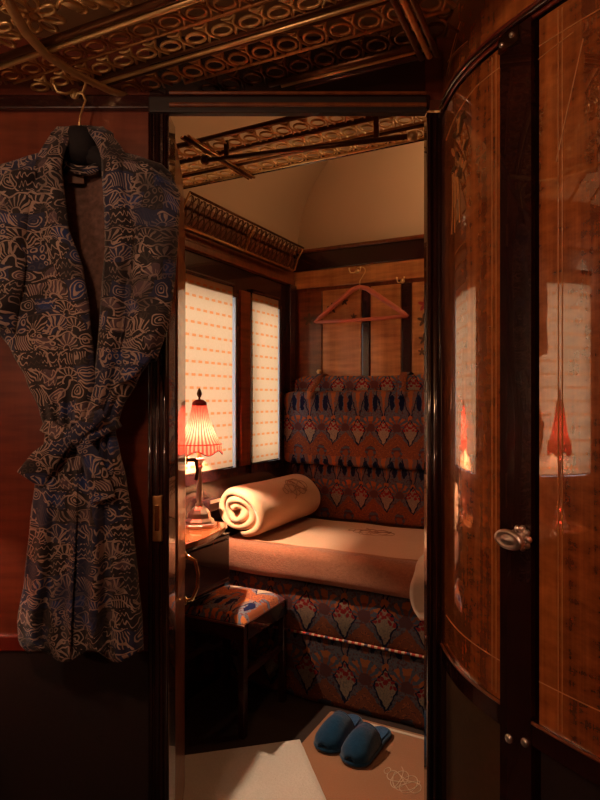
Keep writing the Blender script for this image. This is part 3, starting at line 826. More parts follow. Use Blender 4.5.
# ---------------------------------------------------------------- table with lamp, stool
tb = thing('bedside_table', 'small glossy red-brown window table with a drawer box, under the red lamp', 'table', (-1.4, 1.75, .5))
poly = [(-1.492, 1.60), (-1.262, 1.60), (-1.255, 1.66), (-1.260, 1.72), (-1.274, 1.80), (-1.294, 1.88), (-1.33, 1.95), (-1.492, 1.975)]
MB().extr([(x, y, .70) for x, y in poly], (0, 0, .020)).build('table_top', 'table', tb, bev=.004)
MB().extr([(x*1.0-.012 if x > -1.48 else x, y-.008, .688) for x, y in poly], (0, 0, .012)).build('edge_moulding', 'dark_wood_gloss', tb, bev=.003)
MB().box(-1.492, -1.305, 1.62, 1.93, .50, .688, .006).build('drawer_box', 'dark_wood', tb)
MB().box(-1.304, -1.298, 1.64, 1.915, .52, .67, .003).build('drawer_front', 'dark_wood', tb)

def table_lamp(cx, cy, cz, label, power):
    t = thing('table_lamp', label, 'lamp', (cx, cy, cz), 'R', 'silver table lamps with red shades')
    # stepped octagonal foot
    def octo(r, z, a): 
        k = PI/4; m = (a % k)-k/2; return (r*(math.cos(k/2)/math.cos(m)) if r > .02 else r, z)
    mb = MB(); mb.lathe([(.066, 0), (.066, .010), (.057, .014), (.056, .022), (.044, .032), (.041, .050), (.031, .064), (.019, .074)], (cx, cy, cz), 48, None, octo)
    ft = mb.build('foot', 'silver', t)
    MB().lathe([(.012, .070), (.016, .078), (.016, .084), (.010, .090), (.0115, .12), (.010, .16), (.0085, .20), (.008, .215), (.013, .222), (.013, .228), (.009, .232), (.012, .240), (.020, .252), (.021, .258), (.012, .260)], (cx, cy, cz), 24).build('stem', 'silver', t, smooth=True)
    MB().lathe([(.009, .258), (.010, .30), (.009, .315)], (cx, cy, cz), 16).build('socket', 'brass', t, smooth=True)
    MB().lathe([(.003, .315), (.010, .322), (.015, .338), (.013, .355), (.006, .368), (.001, .372)], (cx, cy, cz), 16).build('bulb', 'bulb', t, smooth=True)
    MB().tube([(cx, cy, cz+.372), (cx, cy, cz+.47)], .0025, 8).build('harp_rod', 'brass', t)
    # pleated bell shade with scalloped lower edge
    prof = [(.028, .460), (.032, .440), (.038, .415), (.046, .388), (.056, .360), (.069, .333), (.084, .312), (.086, .300), (.087, .290)]
    zb_ = .290; zt_ = .46
    def fn(r, z, a):
        pl = 1+.018*math.sin(a*34); sc = (1-math.cos(a*6))/2 if True else 0
        w = max(0, (.315-z)/.025); return (r*pl, z-.016*w*sc)
    mb = MB(); mb.lathe(prof, (cx, cy, cz), 204, None, fn, caps=False); sh = mb.build('lamp_shade', 'shade', t, smooth=True, at=None)
    # put shade texture axis on the lamp's own axis (parent origin is the foot)
    mb = MB(); N = 96
    mb.tube([(cx+.087*math.cos(2*PI*i/N), cy+.087*math.sin(2*PI*i/N), cz+.289-.016*(1-math.cos(2*PI*i/N*6))/2) for i in range(N)], .0022, 6, closed=True)
    mb.tube([(cx+.0842*math.cos(2*PI*i/N), cy+.0842*math.sin(2*PI*i/N), cz+.313) for i in range(N)], .0018, 6, closed=True)
    mb.build('shade_trim', 'shade_rim', sh, smooth=True)
    MB().lathe([(.027, .452), (.029, .460), (.026, .472), (.016, .480), (.004, .483)], (cx, cy, cz), 24).build('shade_cap', 'shade_rim', t, smooth=True)
    MB().lathe([(.004, .482), (.004, .490), (.009, .497), (.010, .505), (.006, .518), (.001, .526)], (cx, cy, cz), 16).build('finial', 'dark_bronze', t, smooth=True)
    l = point('lamp_light', (cx, cy, cz+.345), power, (1.0, .69, .45), .010)
    return t
table_lamp(-1.396, 1.858, .720, 'silver table lamp with a red pleated shade on the window table beside the rolled blanket', LAMP_W)
# small dark tray with metal rim behind the lamp (by the sill)
t = thing('ashtray', 'small dark metal ashtray clipped to the wall behind the lamp stem', 'ashtray', (-1.46, 2.05, .74))
MB().box(XW+.001, -1.455, 2.0, 2.08, .74, .79, .010).build('bowl', 'tray', t)
MB().box(-1.4545, -1.450, 2.005, 2.075, .775, .79, .002).build('rim', 'silver', t)

# near table and lamp (seen mirrored in the cabinet)
tb2 = thing('bedside_table', 'near compartment window table, seen mirrored in the cabinet door', 'table', (-1.4, .6, .5))
MB().extr([(x, y-1.15, .70) for x, y in poly if True], (0, 0, .020)).build('table_top', 'table', tb2, bev=.004)
MB().box(-1.492, -1.305, .47, .76, .50, .70, .006).build('drawer_box', 'rail_wood', tb2)
table_lamp(-1.385, .655, .720, 'red shaded silver lamp of the near compartment, seen mirrored in the right cabinet door', 3.2)

# stool
st = thing('stool', 'low dark wooden stool with a tapestry covered seat in front of the berth', 'stool', (-1.29, 1.95, 0))
xs = (-1.43, -1.162); ys = (1.80, 2.09)
for x in xs:
    for y in ys:
        mb = MB(); w = .016; mb.extr([(x-w*.8, y-w*.8, 0), (x+w*.8, y-w*.8, 0), (x+w*.8, y+w*.8, 0), (x-w*.8, y+w*.8, 0)], (0, 0, .36)); mb.build('leg', 'dark_wood', st, bev=.002)
fr_ = MB(); 
fr_.box(xs[0]-.016, xs[1]+.016, ys[0]-.016, ys[0]+.012, .345, .405, .003); fr_.box(xs[0]-.016, xs[1]+.016, ys[1]-.012, ys[1]+.016, .345, .405, .003)
fr_.box(xs[0]-.016, xs[0]+.012, ys[0], ys[1], .345, .405, .003); fr_.box(xs[1]-.012, xs[1]+.016, ys[0], ys[1], .345, .405, .003)
fr_.build('seat_frame', 'dark_wood', st)
MB().box(xs[0]-.018, xs[1]+.018, ys[0]-.020, ys[0]-.016, .398, .405).build('edge_bead', 'mahogany_x', st)
for x in xs: MB().box(x-.009, x+.009, ys[0]+.01, ys[1]-.01, .21, .235, .002).build('stretcher', 'dark_wood', st)
MB().box(xs[0]+.005, xs[1]-.005, (ys[0]+ys[1])/2-.008, (ys[0]+ys[1])/2+.008, .214, .232, .002).build('stretcher', 'dark_wood', st)
mb = MB()
def cush(u, v):
    x = xs[0]-.010+(xs[1]-xs[0]+.020)*u; y = ys[0]-.010+(ys[1]-ys[0]+.020)*v
    e = (max(0, 1-abs(2*u-1)**5)*max(0, 1-abs(2*v-1)**5))**.5
    return Vector((x, y, .400+.045*e))
mb.grid(25, 25, cush); mb.build('seat', 'tapestry_stool', st, smooth=True)

# ---------------------------------------------------------------- floor textiles and slippers
def soft_rect(c, ux, uy, hx, hy, z0, h, rc, seed, wob=.0):
    """thin rounded mat with thickness"""
    mb = MB(); P = []
    for (sx, sy, a0) in ((1, 1, 0), (-1, 1, PI/2), (-1, -1, PI), (1, -1, 1.5*PI)):
        for k in range(6):
            a = a0+PI/2*k/5; P.append((sx*(hx-rc)+rc*math.cos(a), sy*(hy-rc)+rc*math.sin(a)))
    A = [Vector(c)+Vector(ux)*a+Vector(uy)*b for a, b in P]
    mb.extr([(p.x, p.y, z0) for p in A], (0, 0, h)); return mb
mat = thing('slipper_mat', 'tan fabric mat with a pale monogram in front of the berth', 'mat', (-.55, 1.6, 0))
soft_rect((-.53, 1.86, 0), (1, 0, 0), (0, 1, 0), .425, .24, .001, .005, .01, 0).build('cloth', 'mat_tan', mat)
MB().box(-.93, -.13, 2.072, 2.086, .006, .0075).build('hem_stripe', 'bathmat_cord', mat)
monogram(lambda a, b: Vector((-.575+a*.9+b*.2, 1.815+b*1.6-a*.3, .0068)), .0010, 'thread_pale', mat, 0, .85)
rg = thing('bath_mat', 'off-white towelling bath mat with embossed wreath in the doorway', 'mat', (-1.0, 1.4, 0))
corner = Vector((-.969, 1.869)); e1 = Vector((.207, -.236)).normalized(); e2 = Vector((-e1.y, e1.x))*-1
e2 = Vector((-.80, -.60)); e2 = (e2 - e1*e2.dot(e1)).normalized()
cc_ = corner+e1*.225+e2*.26
mb = MB()
NX, NY = 60, 50
def rugf(u, v):
    a, b = (u-.5)*.45, (v-.5)*.52; p = cc_+e1*a+e2*b
    r = math.hypot(a-.12, b-.0); w = .004*math.exp(-((r-.10)/.018)**2)*(1+.5*math.sin(math.atan2(b, a-.12)*14)); w += .004*math.exp(-(r/.03)**2)
    ed = min(.225-abs(a), .26-abs(b)); z = .016 if ed > .012 else .008+.008*ed/.012
    return Vector((p.x, p.y, z+w+.0016*mnoise.noise(Vector((a*60, b*60, 0)))+.004*mnoise.noise(Vector((a*7, b*7, 3)))))
mb.grid(NX, NY, rugf); mb.build('towelling', 'rug', rg, smooth=True)
mb = MB(); hx, hy = .223, .258
mb.extr([((cc_+e1*a+e2*b).x, (cc_+e1*a+e2*b).y, .0065) for a, b in ((-hx, -hy), (hx, -hy), (hx, hy), (-hx, hy))], (0, 0, .0045)); mb.build('backing', 'rug', rg)

def slipper(tx, ty, hx_, hy_, label, side):
    L = math.hypot(tx-hx_, ty-hy_); fx = Vector((tx-hx_, ty-hy_, 0)).normalized(); sx = Vector((fx.y, -fx.x, 0)); O = Vector(((tx+hx_)/2, (ty+hy_)/2, .007))
    t = thing('slipper', label, 'slipper', (O.x, O.y, .007), 'R', 'pair of blue velvet slippers')
    def half(s):   # half width along the foot, s 0 heel .. 1 toe
        s = min(.9999, max(.0001, s)); base = .034+.012*max(0, math.sin((s-.25)*PI*.9)); 
        e = min(s, 1-s); r = .16; k = math.sqrt(max(0, 1-((r-e)/r)**2)) if e < r else 1
        return base*k
    def outline(k, g=1.0):
        pts = []
        n = 24
        for i in range(n+1): s = (1-math.cos(PI*i/n))/2; pts.append((s, half(s)*g+side*.004*math.sin(PI*s)))
        for i in range(n-1, 0, -1): s = (1-math.cos(PI*i/n))/2; pts.append((s, -half(s)*g+side*.004*math.sin(PI*s)))
        return pts
    def W_(s, w, z): return O+fx*(s-.5)*L+sx*w+Vector((0, 0, z))
    MB().extr([W_(s, w, 0) for s, w in outline(0)], (0, 0, .016)).build('sole', 'sole', t, bev=.004)
    MB().extr([W_(.5+(s-.5)*.96, w*.93, .016) for s, w in outline(0)], (0, 0, .006)).build('insole', 'slipper_in', t, bev=.002)
    mb = MB()
    def up(u, v):
        # v: 0 (opening) .. 1 (toe tip); u across
        s = .42+.585*v; a = PI*u; hgt = (.020+.052*math.sin(min(1, (1-v)*1.25+.0)*PI/2)**.8)
        w = half(min(s, .992))*1.07+.001
        s2 = s-.07*math.sin(a)*(1-v)*-1.0
        if v == 1: hgt = .018
        return W_(s2, w*math.cos(a)*(1.0)+side*.004*math.sin(PI*s), .010+(hgt)*math.sin(a)**.75)
    mb.grid(21, 22, up); mb.build('upper', 'slipper', t, smooth=True, solid=.005)
    mb = MB(); mb.tube([up(i/20, 0) for i in range(21)], .0042, 8); mb.build('binding', 'slipper', t, smooth=True)
    mb = MB(); mb.tube([W_(s, w*1.04, .010) for s, w in outline(0)], .0075, 8, closed=True); mb.build('welt', 'slipper', t, smooth=True)
slipper(-.866, 1.838, -.846, 2.085, 'left blue velvet slipper of the pair on the tan mat', -1)
slipper(-.755, 1.810, -.722, 2.055, 'right blue velvet slipper of the pair, nearer the monogram', 1)

# ---------------------------------------------------------------- luggage racks with pierced brass grilles
def motif_loops(mb, O, a, b, L, W, p, r, kind='loop', dz=0):
    """strip of pierced work: O origin, a along, b across, length L, width W"""
    n = int(L/p); up = Vector((0, 0, 1))
    for i in range(n):
        c = O+a*(i+.5)*p+b*W*.5+up*dz
        if kind == 'loop':
            mb.tube([c-b*W*.10+a*p*.34*math.cos(t)+b*W*.26*math.sin(t) for t in [2*PI*k/12 for k in range(12)]], r, 5, closed=True)
            q = c+a*p*.5
            mb.tube([q-b*W*.46-a*p*.20, q-b*W*.12, q+b*W*.10, q+b*W*.46-a*p*.24], r, 5)
            mb.tube([q-b*W*.46+a*p*.20, q-b*W*.12, q+b*W*.10, q+b*W*.46+a*p*.24], r, 5)
            mb.tube([q+b*W*.40-a*p*.22, q+b*W*.30, q+b*W*.40+a*p*.22], r, 5)
        elif kind == 'flower':
            mb.lathe([(.001, -.003), (.008, -.004), (.009, 0), (.001, .003)], c, 10)
            for k in range(8):
                t = 2*PI*k/8; d1 = a*math.cos(t)+b*math.sin(t); d2 = -a*math.sin(t)+b*math.cos(t); R = min(p, W)*.46
                mb.tube([c+d1*(.25+.75*(1-math.cos(q))/2)*R+d2*R*.20*math.sin(q) for q in [2*PI*j/10 for j in range(10)]], r, 5, closed=True)
        elif kind == 'leaf':
            sg = 1
            st_ = [c-a*p*.5+a*p*j/8+b*W*.12*math.sin(2*PI*j/8) for j in range(9)]
            mb.tube(st_, r*1.1, 5)
            for j in range(1, 8):
                sg = -sg; d = (a*.55+b*sg).normalized(); q0 = st_[j]; LL = W*.34
                mb.tube([q0, q0+d*LL*.4+a*.004, q0+d*LL*.8+a*.006, q0+d*LL], [r*.8, r*1.9, r*1.9, r*.6], 6)
                mb.tube([q0+d*LL+a*.01*math.cos(t)+b*.01*math.sin(t) for t in [2*PI*k/8 for k in range(8)]], r*.7, 5, closed=True)
def rack(name_label, fr, O, a, b, L, W, bars, strips, r=.0045, ribs=(), p=.055):
    O = Vector(O); a = Vector(a).normalized(); b = Vector(b).normalized()
    t = thing('luggage_rack', name_label, 'luggage rack', O, fr)
    for w, rr, m in bars:
        MB().tube([O+b*w, O+b*w+a*L], rr, 10).build('rail', m, t, smooth=True)
    for (w0, w1, kind, pp, dz, m) in strips:
        mb = MB(); motif_loops(mb, O+b*w0, a, b, L, w1-w0, pp, r*.62, kind, dz)
        mb.build('grille', m, t, smooth=True)
    for rb in ribs: 
        MB().tube([O+a*q[0]+b*q[1]+Vector((0, 0, q[2])) for q in rb[0]], rb[1], 8, flat=.6).build('rib', rb[2], t, smooth=True)
    return t
# near rack: runs along the partition over the doorway, 24 degrees to it
ang = math.radians(25.5); a_ = Vector((math.cos(ang), -math.sin(ang), 0)); b_ = Vector((-math.sin(ang), -math.cos(ang), 0))   # b towards the camera
Zr = 1.915
Q = Vector((0, 1.345, Zr)); O1 = Q - a_*.66
# clip to in front of partition: start where edge leaves partition
O1 = Vector((O1.x, O1.y, Zr))
def rk_front():
    t = thing('luggage_rack', 'pierced brass luggage rack overhead in the near compartment, above the robe', 'luggage rack', (0, 1.2, Zr), 'F')
    def seg(w, q0=None, q1=.285):   # segment of line at offset w that stays in front of partition
        P0 = Q+b_*w; q = -(PD-.035-P0.y)/a_.y*-1.0
        # along a: y decreases; y = P0.y + a_.y*k  <= PD-.035
        kmin = (P0.y-(PD-.035))/(-a_.y); kmax = (q1-P0.x)/a_.x if q1 is not None else .5
        kmin = max(kmin, (-.93-P0.x)/a_.x)
        return P0, kmin, kmax
    def bar(w, r, m, z=0, name='rail'):
        P0, k0, k1 = seg(w, None, .272+.10*w*0); MB().tube([P0+a_*k0+Vector((0, 0, z)), P0+a_*(k1+w*.05)+Vector((0, 0, z))], r, 10).build(name, m, t, smooth=True)
    bar(0, .0045, 'brass', .0); bar(.012, .008, 'dark_bronze', .004); bar(-.014, .011, 'dark_wood', .002)
    bar(.185, .0045, 'brass'); bar(.172, .007, 'dark_bronze', .006); bar(.198, .006, 'dark_bronze', .006)
    bar(.328, .006, 'brass'); bar(.342, .008, 'dark_bronze', .006)
    bar(.095, .0035, 'bronze', .006); bar(.262, .0035, 'bronze', .006)
    bar(.56, .008, 'dark_bronze', .01); bar(.72, .006, 'brass', .01)
    for (w0, w1, kd, pp, r, m) in ((.016, .092, 'loop', .058, .0034, 'dark_bronze'), (.098, .170, 'loop', .058, .0036, 'bronze'), (.202, .258, 'loop', .062, .0036, 'brass'), (.266, .324, 'loop', .062, .0034, 'bronze')):
        P0, k0, k1 = seg(w1); P0 = Q+b_*w0; mb = MB(); motif_loops(mb, P0+a_*k0+Vector((0, 0, .006)), a_, b_, k1-k0, w1-w0, pp, r, kd); mb.build('grille', m, t, smooth=True)
    # cast floral and leaf panels of the sloping front
    P0 = Q+b_*.350; k0 = seg(.45)[1]
    x_l = (-.93-P0.x)/a_.x
    mb = MB(); motif_loops(mb, P0+a_*(-.655)+Vector((0, 0, .01)), a_, b_, .36, .120, .118, .0040, 'flower'); mb.build('flower_grille', 'brass', t, smooth=True)
    mb = MB(); motif_loops(mb, P0+a_*(-.30)+Vector((0, 0, .01)), a_, b_, .60, .115, .12, .0044, 'leaf'); mb.build('leaf_grille', 'brass', t, smooth=True)
    mb = MB(); motif_loops(mb, P0+b_*.12+a_*(-.60)+Vector((0, 0, .01)), a_, b_, .9, .085, .07, .0030, 'loop'); mb.build('grille', 'brass', t, smooth=True)
    # ribs across
    def rib(kx, r=.010, m='dark_bronze', w0=-.01, w1=.72, bow=.03):
        P = []
        for i in range(13):
            w = w0+(w1-w0)*i/12; k = kx; q = Q+b_*w+a_*(k-bow*math.sin(PI*i/12)); 
            if q.y < PD-.03: P.append(q+Vector((0, 0, -.010)))
        MB().tube(P, r, 8, flat=.7).build('rib', m, t, smooth=True)
    P = [Q+b_*w+a_*k+Vector((0, 0, -.010)) for w, k in ((.10, -.375), (.175, -.402), (.25, -.417), (.33, -.417), (.40, -.392), (.47, -.350), (.55, -.29), (.64, -.21))]
    MB().tube(P, .011, 10, flat=.6).build('rib', 'brass', t, smooth=True)
    for k, m in ((.272, 'dark_bronze'), (.288, 'bronze'), (.304, 'dark_bronze')): rib(k, .0065, m, -.015, .72, 0)
rk_front()
# dark ceiling board of near compartment above the rack
MB().box(LXp, RXp-.05, PD-.48, PD-.001, 2.045, 2.06).build('trim_3', 'ceiling', fr='F')['kind'] = 'structure'

# far compartment rack, above the doorway on the other side
def rk_back():
    z = 1.97; t = thing('luggage_rack', 'pierced brass luggage rack seen through the doorway, in front of the cream ceiling', 'luggage rack', (-.8, 1.6, z))
    YE = 1.745; a = Vector((1, 0, 0)); b = Vector((0, -1, 0)); O = Vector((-1.42, YE, z))
    def lim(y):   # right/left ends that stay clear of the partition (partition line in room coords)
        xf = -0; 
        # point on the line y: partition where -x*S + y*C = PD+.07
        return (y*C-(PD+.075))/S
    def bar(w, r, m, dz=0, xa=-1.42):
        xb = min(.3, lim(YE-w)); 
        if xb > xa+.05: MB().tube([(xa, YE-w, z+dz), (xb, YE-w, z+dz)], r, 8).build('rail', m, t, smooth=True)
    bar(0, .009, 'dark_wood', .006); bar(.014, .004, 'brass'); bar(.10, .008, 'dark_bronze'); bar(.112, .004, 'bronze'); bar(.20, .008, 'dark_bronze'); bar(.30, .008, 'dark_bronze')
    for (w0, w1, pp, m) in ((.020, .095, .055, 'brass'), (.118, .192, .055, 'brass'), (.21, .29, .055, 'bronze')):
        xb = min(.3, lim(YE-w1)); mb = MB(); motif_loops(mb, Vector((-1.41, YE-w0, z)), a, b, xb+1.41, w1-w0, pp, .0033); mb.build('grille', m, t, smooth=True)
    for x, m in ((-1.105, 'bright_metal'), (-1.093, 'dark_bronze'), (-1.081, 'bright_metal')):
        MB().tube([(x, YE+.002, z-.010), (x, YE-.36, z-.010)], .0045, 8).build('cross_rail', m, t, smooth=True)
    # front rod hung below the rack on brackets, with end knobs
    p0, p1 = Vector((-1.11, 1.52, z-.055)), Vector((-.50, 1.735, z-.050))
    p0 = Vector((-1.105, 1.50, 1.935)); p1 = Vector((-.452, 1.50, 1.878))
    MB().tube([p0, p1], .007, 10).build('rod', 'dark_bronze', t, smooth=True)
    for p in (p0, p1): MB().lathe([(.004, -.014), (.011, -.010), (.014, 0), (.011, .010), (.003, .014)], p, 14, (1, 0, 0)).build('knob', 'brass' if p is p1 else 'dark_bronze', t, smooth=True)
    for k in (.12, .85):
        q = p0.lerp(p1, k); MB().box(q.x-.007, q.x+.007, q.y-.004, q.y+.004, q.z, z+.01, .001).build('bracket', 'dark_bronze', t)
rk_back()

# slim filigree shelf rack on the window wall of the far compartment
def rk_wall():
    t = thing('wall_rack', 'slim filigree metal shelf rack on the wall above the blinds', 'rack', (-1.44, 2.25, 1.85))
    y0, y1 = 1.78, 2.70; A = Vector((-1.445, y0, 1.862)); n = Vector((.065, 0, .105)); a = Vector((0, 1, 0)); b = n.normalized(); W_ = n.length
    for q, m in ((0, 'bronze'), (1, 'dark_bronze')):
        MB().tube([A+n*q, A+n*q+a*(y1-y0)], .005, 8).build('rail', m, t, smooth=True)
    mb = MB(); R = random.Random(5)
    for i in range(24):
        c = A+a*((i+.5)*(y1-y0)/24)+n*.5; w = (y1-y0)/24
        for k in (-1, 1):
            cc = c+n*.24*k
            mb.tube([cc+a*w*.46*math.cos(q)*(1-.1*j/12)+b*W_*.20*math.sin(q) for j, q in enumerate([k*2*PI*j/12*.85 for j in range(12)])], .0022, 5)
        mb.tube([c-n*.42+a*w*(.5*q+.16*math.sin(q*9)) + n*.84*q for q in [j/10 for j in range(11)]], .0020, 5)
        mb.tube([c+n*.42+a*w*(.5*q+.16*math.sin(q*9)) - n*.84*q for q in [j/10 for j in range(11)]], .0020, 5)
        mb.tube([c+a*w*.16*math.cos(q)+b*W_*.09*math.sin(q) for q in [2*PI*j/8 for j in range(8)]], .0022, 5, closed=True)
    mb.build('filigree', 'dark_bronze', t, smooth=True)
    for y in (y0, (y0+y1)/2, y1):
        MB().tube([(XW+.028, y, 1.90), (-1.46, y, 1.872), (-1.443, y, 1.858), (-1.430, y, 1.862), A+Vector((0, y-y0, 0))+n*.5, A+Vector((0, y-y0, 0))+n], .0045, 8).build('bracket', 'bronze', t, smooth=True)
    MB().box(XW+.03, -1.448, y0, y1, 1.858, 1.864).build('shelf', 'dark_bronze', t)
rk_wall()

t = thing('fill_wall_lamp', 'added brass fill lamp with open glass cup, unseen behind the viewpoint', 'lamp', (-.75, YF, 1.35))  # unseen fixture added to carry the fill light
MB().lathe([(.045, 0), (.045, .006), (.02, .014)], (-.75, YF, 1.36), 20, (0, 1, 0)).build('wall_plate', 'brass', t, smooth=True)
MB().tube([(-.75, YF+.01, 1.36), (-.75, YF+.10, 1.33), (-.75, YF+.17, 1.36), (-.75, YF+.17, 1.385)], .006, 8).build('arm', 'brass', t, smooth=True)
MB().lathe([(.010, 1.385-1.35), (.035, 1.395-1.35), (.045, 1.41-1.35)], (-.75, YF+.17, 1.35), 24, None, None, False).build('cup', 'brass', t, smooth=True)
# far ceiling lamp, and an unseen pendant added to light the near compartment
for i, (x, y, zc, lab) in enumerate(((-.30, 2.48, 2.42, 'round glass ceiling lamp of the far compartment'), (-.50, -.02, 1.90, 'unseen glass bell pendant added as fill light in the near compartment'))):
    t = thing('ceiling_lamp', lab, 'lamp', (x, y, zc))
    if i == 1:
        MB().tube([(x, y, 2.655), (x, y, 1.99)], .006, 8).build('rod', 'brass', t, smooth=True)
        MB().lathe([(.02, 1.995-zc), (.05, 1.975-zc), (.085, 1.93-zc), (.10, 1.90-zc)], (x, y, zc), 28, None, None, False).build('glass_bell', 'diffuser', t, smooth=True)
        MB().lathe([(.04, 2.652-zc), (.045, 2.64-zc), (.01, 2.62-zc)], (x, y, zc), 20).build('ceiling_rose', 'brass', t, smooth=True)
        continue
    MB().lathe([(.09, 2.652-zc), (.095, 2.62-zc), (.085, 2.60-zc)], (x, y, zc), 28).build('rim', 'brass', t, smooth=True)
    MB().lathe([(.080, 2.605-zc), (.070, 2.580-zc), (.045, 2.562-zc), (.01, 2.555-zc)], (x, y, zc), 28).build('glass_bowl', 'diffuser', t, smooth=True)

# ---------------------------------------------------------------- the robe (front frame)
RD = 1.285
hk = hook((px(78, 100, PD).x, PD-.018, px(78, 98, PD).z), 'F', 'double brass hook on the partition holding the patterned robe', .036)
hg = thing('coat_hanger', 'black padded hanger inside the collar of the patterned robe', 'hanger', (px(80, 140, RD).x, 1.33, px(80, 140, RD).z), 'F')
cx_, cz_ = px(80, 100, 1.34).x, px(80, 100, 1.34).z
MB().tube([(cx_-.012, 1.342, cz_+.004), (cx_-.006, 1.342, cz_+.016), (cx_+.006, 1.342, cz_+.014), (cx_+.012, 1.342, cz_), (cx_+.006, 1.34, cz_-.018), (cx_+.002, 1.335, cz_-.04), (cx_+.0, 1.33, cz_-.075)], .0024, 8).build('hook', 'brass', hg, smooth=True)
c0 = px(80, 148, 1.33)
mb = MB(); mb.lathe([(.005, .045), (.028, .038), (.038, .020), (.040, 0), (.036, -.022), (.022, -.034), (.002, -.038)], c0, 24); mb.build('neck_pad', 'hanger_black', hg, smooth=True)
MB().tube([px(5, 192, 1.33), px(30, 175, 1.33), px(60, 163, 1.33), c0, px(105, 163, 1.33), px(130, 175, 1.33), px(155, 192, 1.33)], [.012, .02, .024, .026, .024, .02, .012], 10).build('arms', 'hanger_black', hg, smooth=True)

rb = thing('bathrobe', 'navy and tan fan-print dressing robe tied at the waist, hanging on the partition', 'robe', (px(80, 400, RD).x, 1.32, px(80, 660, RD).z), 'F')
def interp(tab, y):
    for (y0, v0), (y1, v1) in zip(tab, tab[1:]):
        if y <= y1: 
            k = (y-y0)/(y1-y0); k = max(0, k); k = k*k*(3-2*k)*.5+k*.5; return v0+(v1-v0)*k
    return tab[-1][1]
LEFT = [(150, 50), (160, 18), (167, -4), (190, -20), (250, -18), (300, -10), (330, -2), (350, 12), (380, 27), (410, 40), (432, 46), (450, 44), (480, 36), (520, 31), (580, 25), (620, 18), (640, 19), (656, 30)]
RIGHT = [(150, 112), (158, 142), (165, 162), (175, 172), (190, 177), (250, 175), (300, 169), (335, 162), (355, 152), (380, 137), (410, 121), (432, 115), (450, 119), (480, 126), (520, 132), (580, 138), (620, 142), (656, 143)]
VL = [(150, 60), (165, 59), (224, 65), (272, 81), (310, 87), (380, 93), (420, 84), (432, 80), (656, 70)]
VR = [(150, 106), (168, 105), (224, 108), (250, 108), (285, 105), (317, 103), (380, 98), (420, 86), (432, 80), (656, 70)]
def fold(u, y, side):
    """fold relief in metres: soft near the shoulders, deep pleats in skirt"""
    k = max(0, (y-440)/215); up_ = max(0, min(1, (430-y)/200))
    f = .020*min(1, k*1.6)*(math.sin(u*21+1.2*side+.6*math.sin(y*.012))*.6+.5*math.sin(u*37+y*.006))
    w = math.exp(-((y-432)/38.)**2); f += .009*w*math.sin(u*46+y*.05)
    f += .008*up_*math.sin(u*8-y*.035*(1 if side > 0 else -1)+side) + .005*up_*math.sin(y*.06+u*5)
    return f
def depth(xn, y):
    """xn -1..1 across body; returns distance of the front surface"""
    b = .055*math.sqrt(max(0, 1-xn*xn)); t = .6 if y < 430 else .75
    w = 1-.25*math.exp(-((y-432)/40.)**2)
    return 1.318-b*t*w-.012
def panel(lt, rt, y0, y1, side, nu=46, nv=120, dd=0.0, thick=.004):
    mb = MB()
    def fn(u, v):
        y = y0+(y1-y0)*v; L, R_ = interp(LEFT, y), interp(RIGHT, y); a, b = interp(lt, y), interp(rt, y); x = a+(b-a)*u
        xn = max(-1, min(1, (x-(L+R_)/2)/((R_-L)/2+.01))); hem = 0
        if y > 640: hem = 6*math.sin(x*.12)*((y-640)/16)
        d = depth(xn, y)-fold((x-L)/(R_-L), y, side)*(1-abs(xn)**6)+dd
        return px(x, y+hem, min(d, 1.372))
    mb.grid(nu, nv, fn); return mb
panel(LEFT, VL, 152, 656, -1).build('left_front', 'robe', rb, smooth=True, solid=.004)
panel(VR, RIGHT, 152, 656, 1, dd=-.004).build('right_front', 'robe', rb, smooth=True, solid=.004)
panel([(y, v+3) for y, v in LEFT], [(y, v-3) for y, v in RIGHT], 160, 430, 0, dd=.0).b.free()
mb = MB()
def bk_fn(u, v):
    y = 158+(652-158)*v; L, R_ = interp(LEFT, y)+1, interp(RIGHT, y)-1; x = L+(R_-L)*u
    return px(x, y, 1.352+.006*math.sin(u*20+y*.02))
mb.grid(30, 60, bk_fn); mb.build('back', 'robe_lining', rb, smooth=True, solid=.004)
# sleeves hang as flattened tubes at the sides
def sleeve(rows, side):
    mb = MB()
    def fn(u, v):
        t = v*(len(rows)-1); i = min(len(rows)-2, int(t)); k = t-i
        y = rows[i][0]*(1-k)+rows[i+1][0]*k; a = rows[i][1]*(1-k)+rows[i+1][1]*k; b = rows[i][2]*(1-k)+rows[i+1][2]*k; yo = rows[i][3]*(1-k)+rows[i+1][3]*k
        an = 2*PI*u; x = (a+b)/2-(b-a)/2*math.cos(an); d = 1.283-(.034*math.sin(an) if math.sin(an) > 0 else .045*math.sin(an))
        return px(x, y+yo*(x-(a+b)/2)/30+2.5*math.sin(an*3+v*4), d+.004*math.sin(v*17+u*12))
    mb.grid(32, 34, fn, closeu=True); return mb.build('sleeve', 'robe', rb, smooth=True, solid=.003)
sleeve([(166, 128, 160, 8), (190, 130, 180, 4), (240, 132, 178, 0), (290, 128, 174, -4), (335, 122, 168, -10), (372, 118, 156, -22)], 1)
sleeve([(172, -6, 40, -6), (190, -26, 36, -4), (240, -32, 28, 0), (290, -34, 22, 4), (325, -34, 14, 8)], -1)
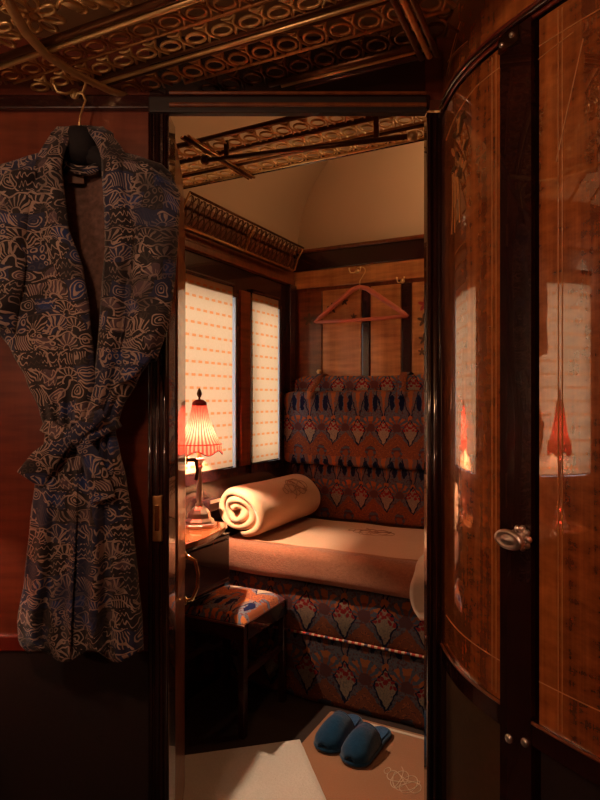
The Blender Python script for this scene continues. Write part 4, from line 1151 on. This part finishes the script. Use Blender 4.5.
# shawl collar
def collar(edge, side):
    mb = MB(); n = 60
    ys_ = [128+(420-128)*i/(n-1) for i in range(n)]
    def fn(u, v):
        y = 128+(424-128)*v
        e = interp(edge, max(150, y))
        neck = 0
        if y < 165: neck = (165-y)/37.
        w = 27*(1-.45*max(0, (y-300)/120.)) ; w = w*(1-.35*neck)
        x0 = e+(side*-1)*2+(-side)*0; x = x0 + side*w*u - (0 if side < 0 else 0)
        x += -side*10*neck**2*0
        if side < 0: x += 9*neck*neck*1.0+4*neck
        else: x -= 14*neck*neck+4*neck
        d = 1.272-.016*math.sin(PI*min(1, u*1.15))+.05*neck**1.5-.004*math.sin(v*20)
        return px(x, y, d)
    mb.grid(12, n, fn); mb.build('collar', 'robe', rb, smooth=True, solid=.007)
collar(VL, -1); collar(VR, 1)
mb = MB()
def nk(u, v):
    a = PI*u; return px(82-30*math.cos(a), 134-8*math.sin(a)+28*v, 1.300+.052*math.sin(a)-.012*v*math.sin(a))
mb.grid(22, 6, nk); mb.build('collar_back', 'robe', rb, smooth=True, solid=.007)
mb = MB(); mb.grid(22, 5, lambda u, v: px(64+38*u, 160+9*v+6*math.sin(PI*u), 1.312+.01*v)); mb.build('neck_facing', 'robe', rb, smooth=True, solid=.004)
MB().extr([px(68, 172, 1.336), px(84, 173, 1.336), px(84, 184, 1.336), px(68, 183, 1.336)], (0, -.002, 0)).build('label_patch', 'label', rb)
# belt
def ribbon(name, pts, wd, ds, n=30):
    mb = MB(); m = len(pts)
    def fn(u, v):
        t = v*(m-1); i = min(m-2, int(t)); k = t-i; A, B = pts[i], pts[i+1]; p = (A[0]*(1-k)+B[0]*k, A[1]*(1-k)+B[1]*k); dx, dy = B[0]-A[0], B[1]-A[1]; l = math.hypot(dx, dy)
        w = (wd[i]*(1-k)+wd[i+1]*k)*(u-.5); d = ds[i]*(1-k)+ds[i+1]*k
        return px(p[0]-dy/l*w, p[1]+dx/l*w, d-.004*math.sin(u*PI)-.002*math.sin(v*14))
    mb.grid(8, n, fn); return mb.build(name, 'robe', rb, smooth=True, solid=.005)
ribbon('belt', [(44, 424), (58, 432), (74, 440), (90, 436), (104, 428), (118, 420)], [15, 15, 13, 13, 14, 15], [1.30, 1.268, 1.252, 1.250, 1.262, 1.296])
ribbon('belt_tail', [(70, 436), (56, 448), (42, 462), (30, 480)], [12, 20, 26, 30], [1.245, 1.245, 1.255, 1.27])
ribbon('belt_tail', [(80, 440), (90, 455), (98, 478), (104, 500)], [12, 18, 22, 24], [1.243, 1.240, 1.242, 1.25])
ribbon('belt_tail', [(72, 440), (82, 428), (96, 418), (104, 412)], [11, 14, 12, 8], [1.243, 1.236, 1.240, 1.25])
mb = MB(); c = px(76, 438, 1.240)
mb.lathe([(.002, -.013), (.013, -.011), (.018, 0), (.014, .010), (.002, .013)], c, 16, (.5, .2, .8)); mb.build('belt_knot', 'robe', rb, smooth=True)
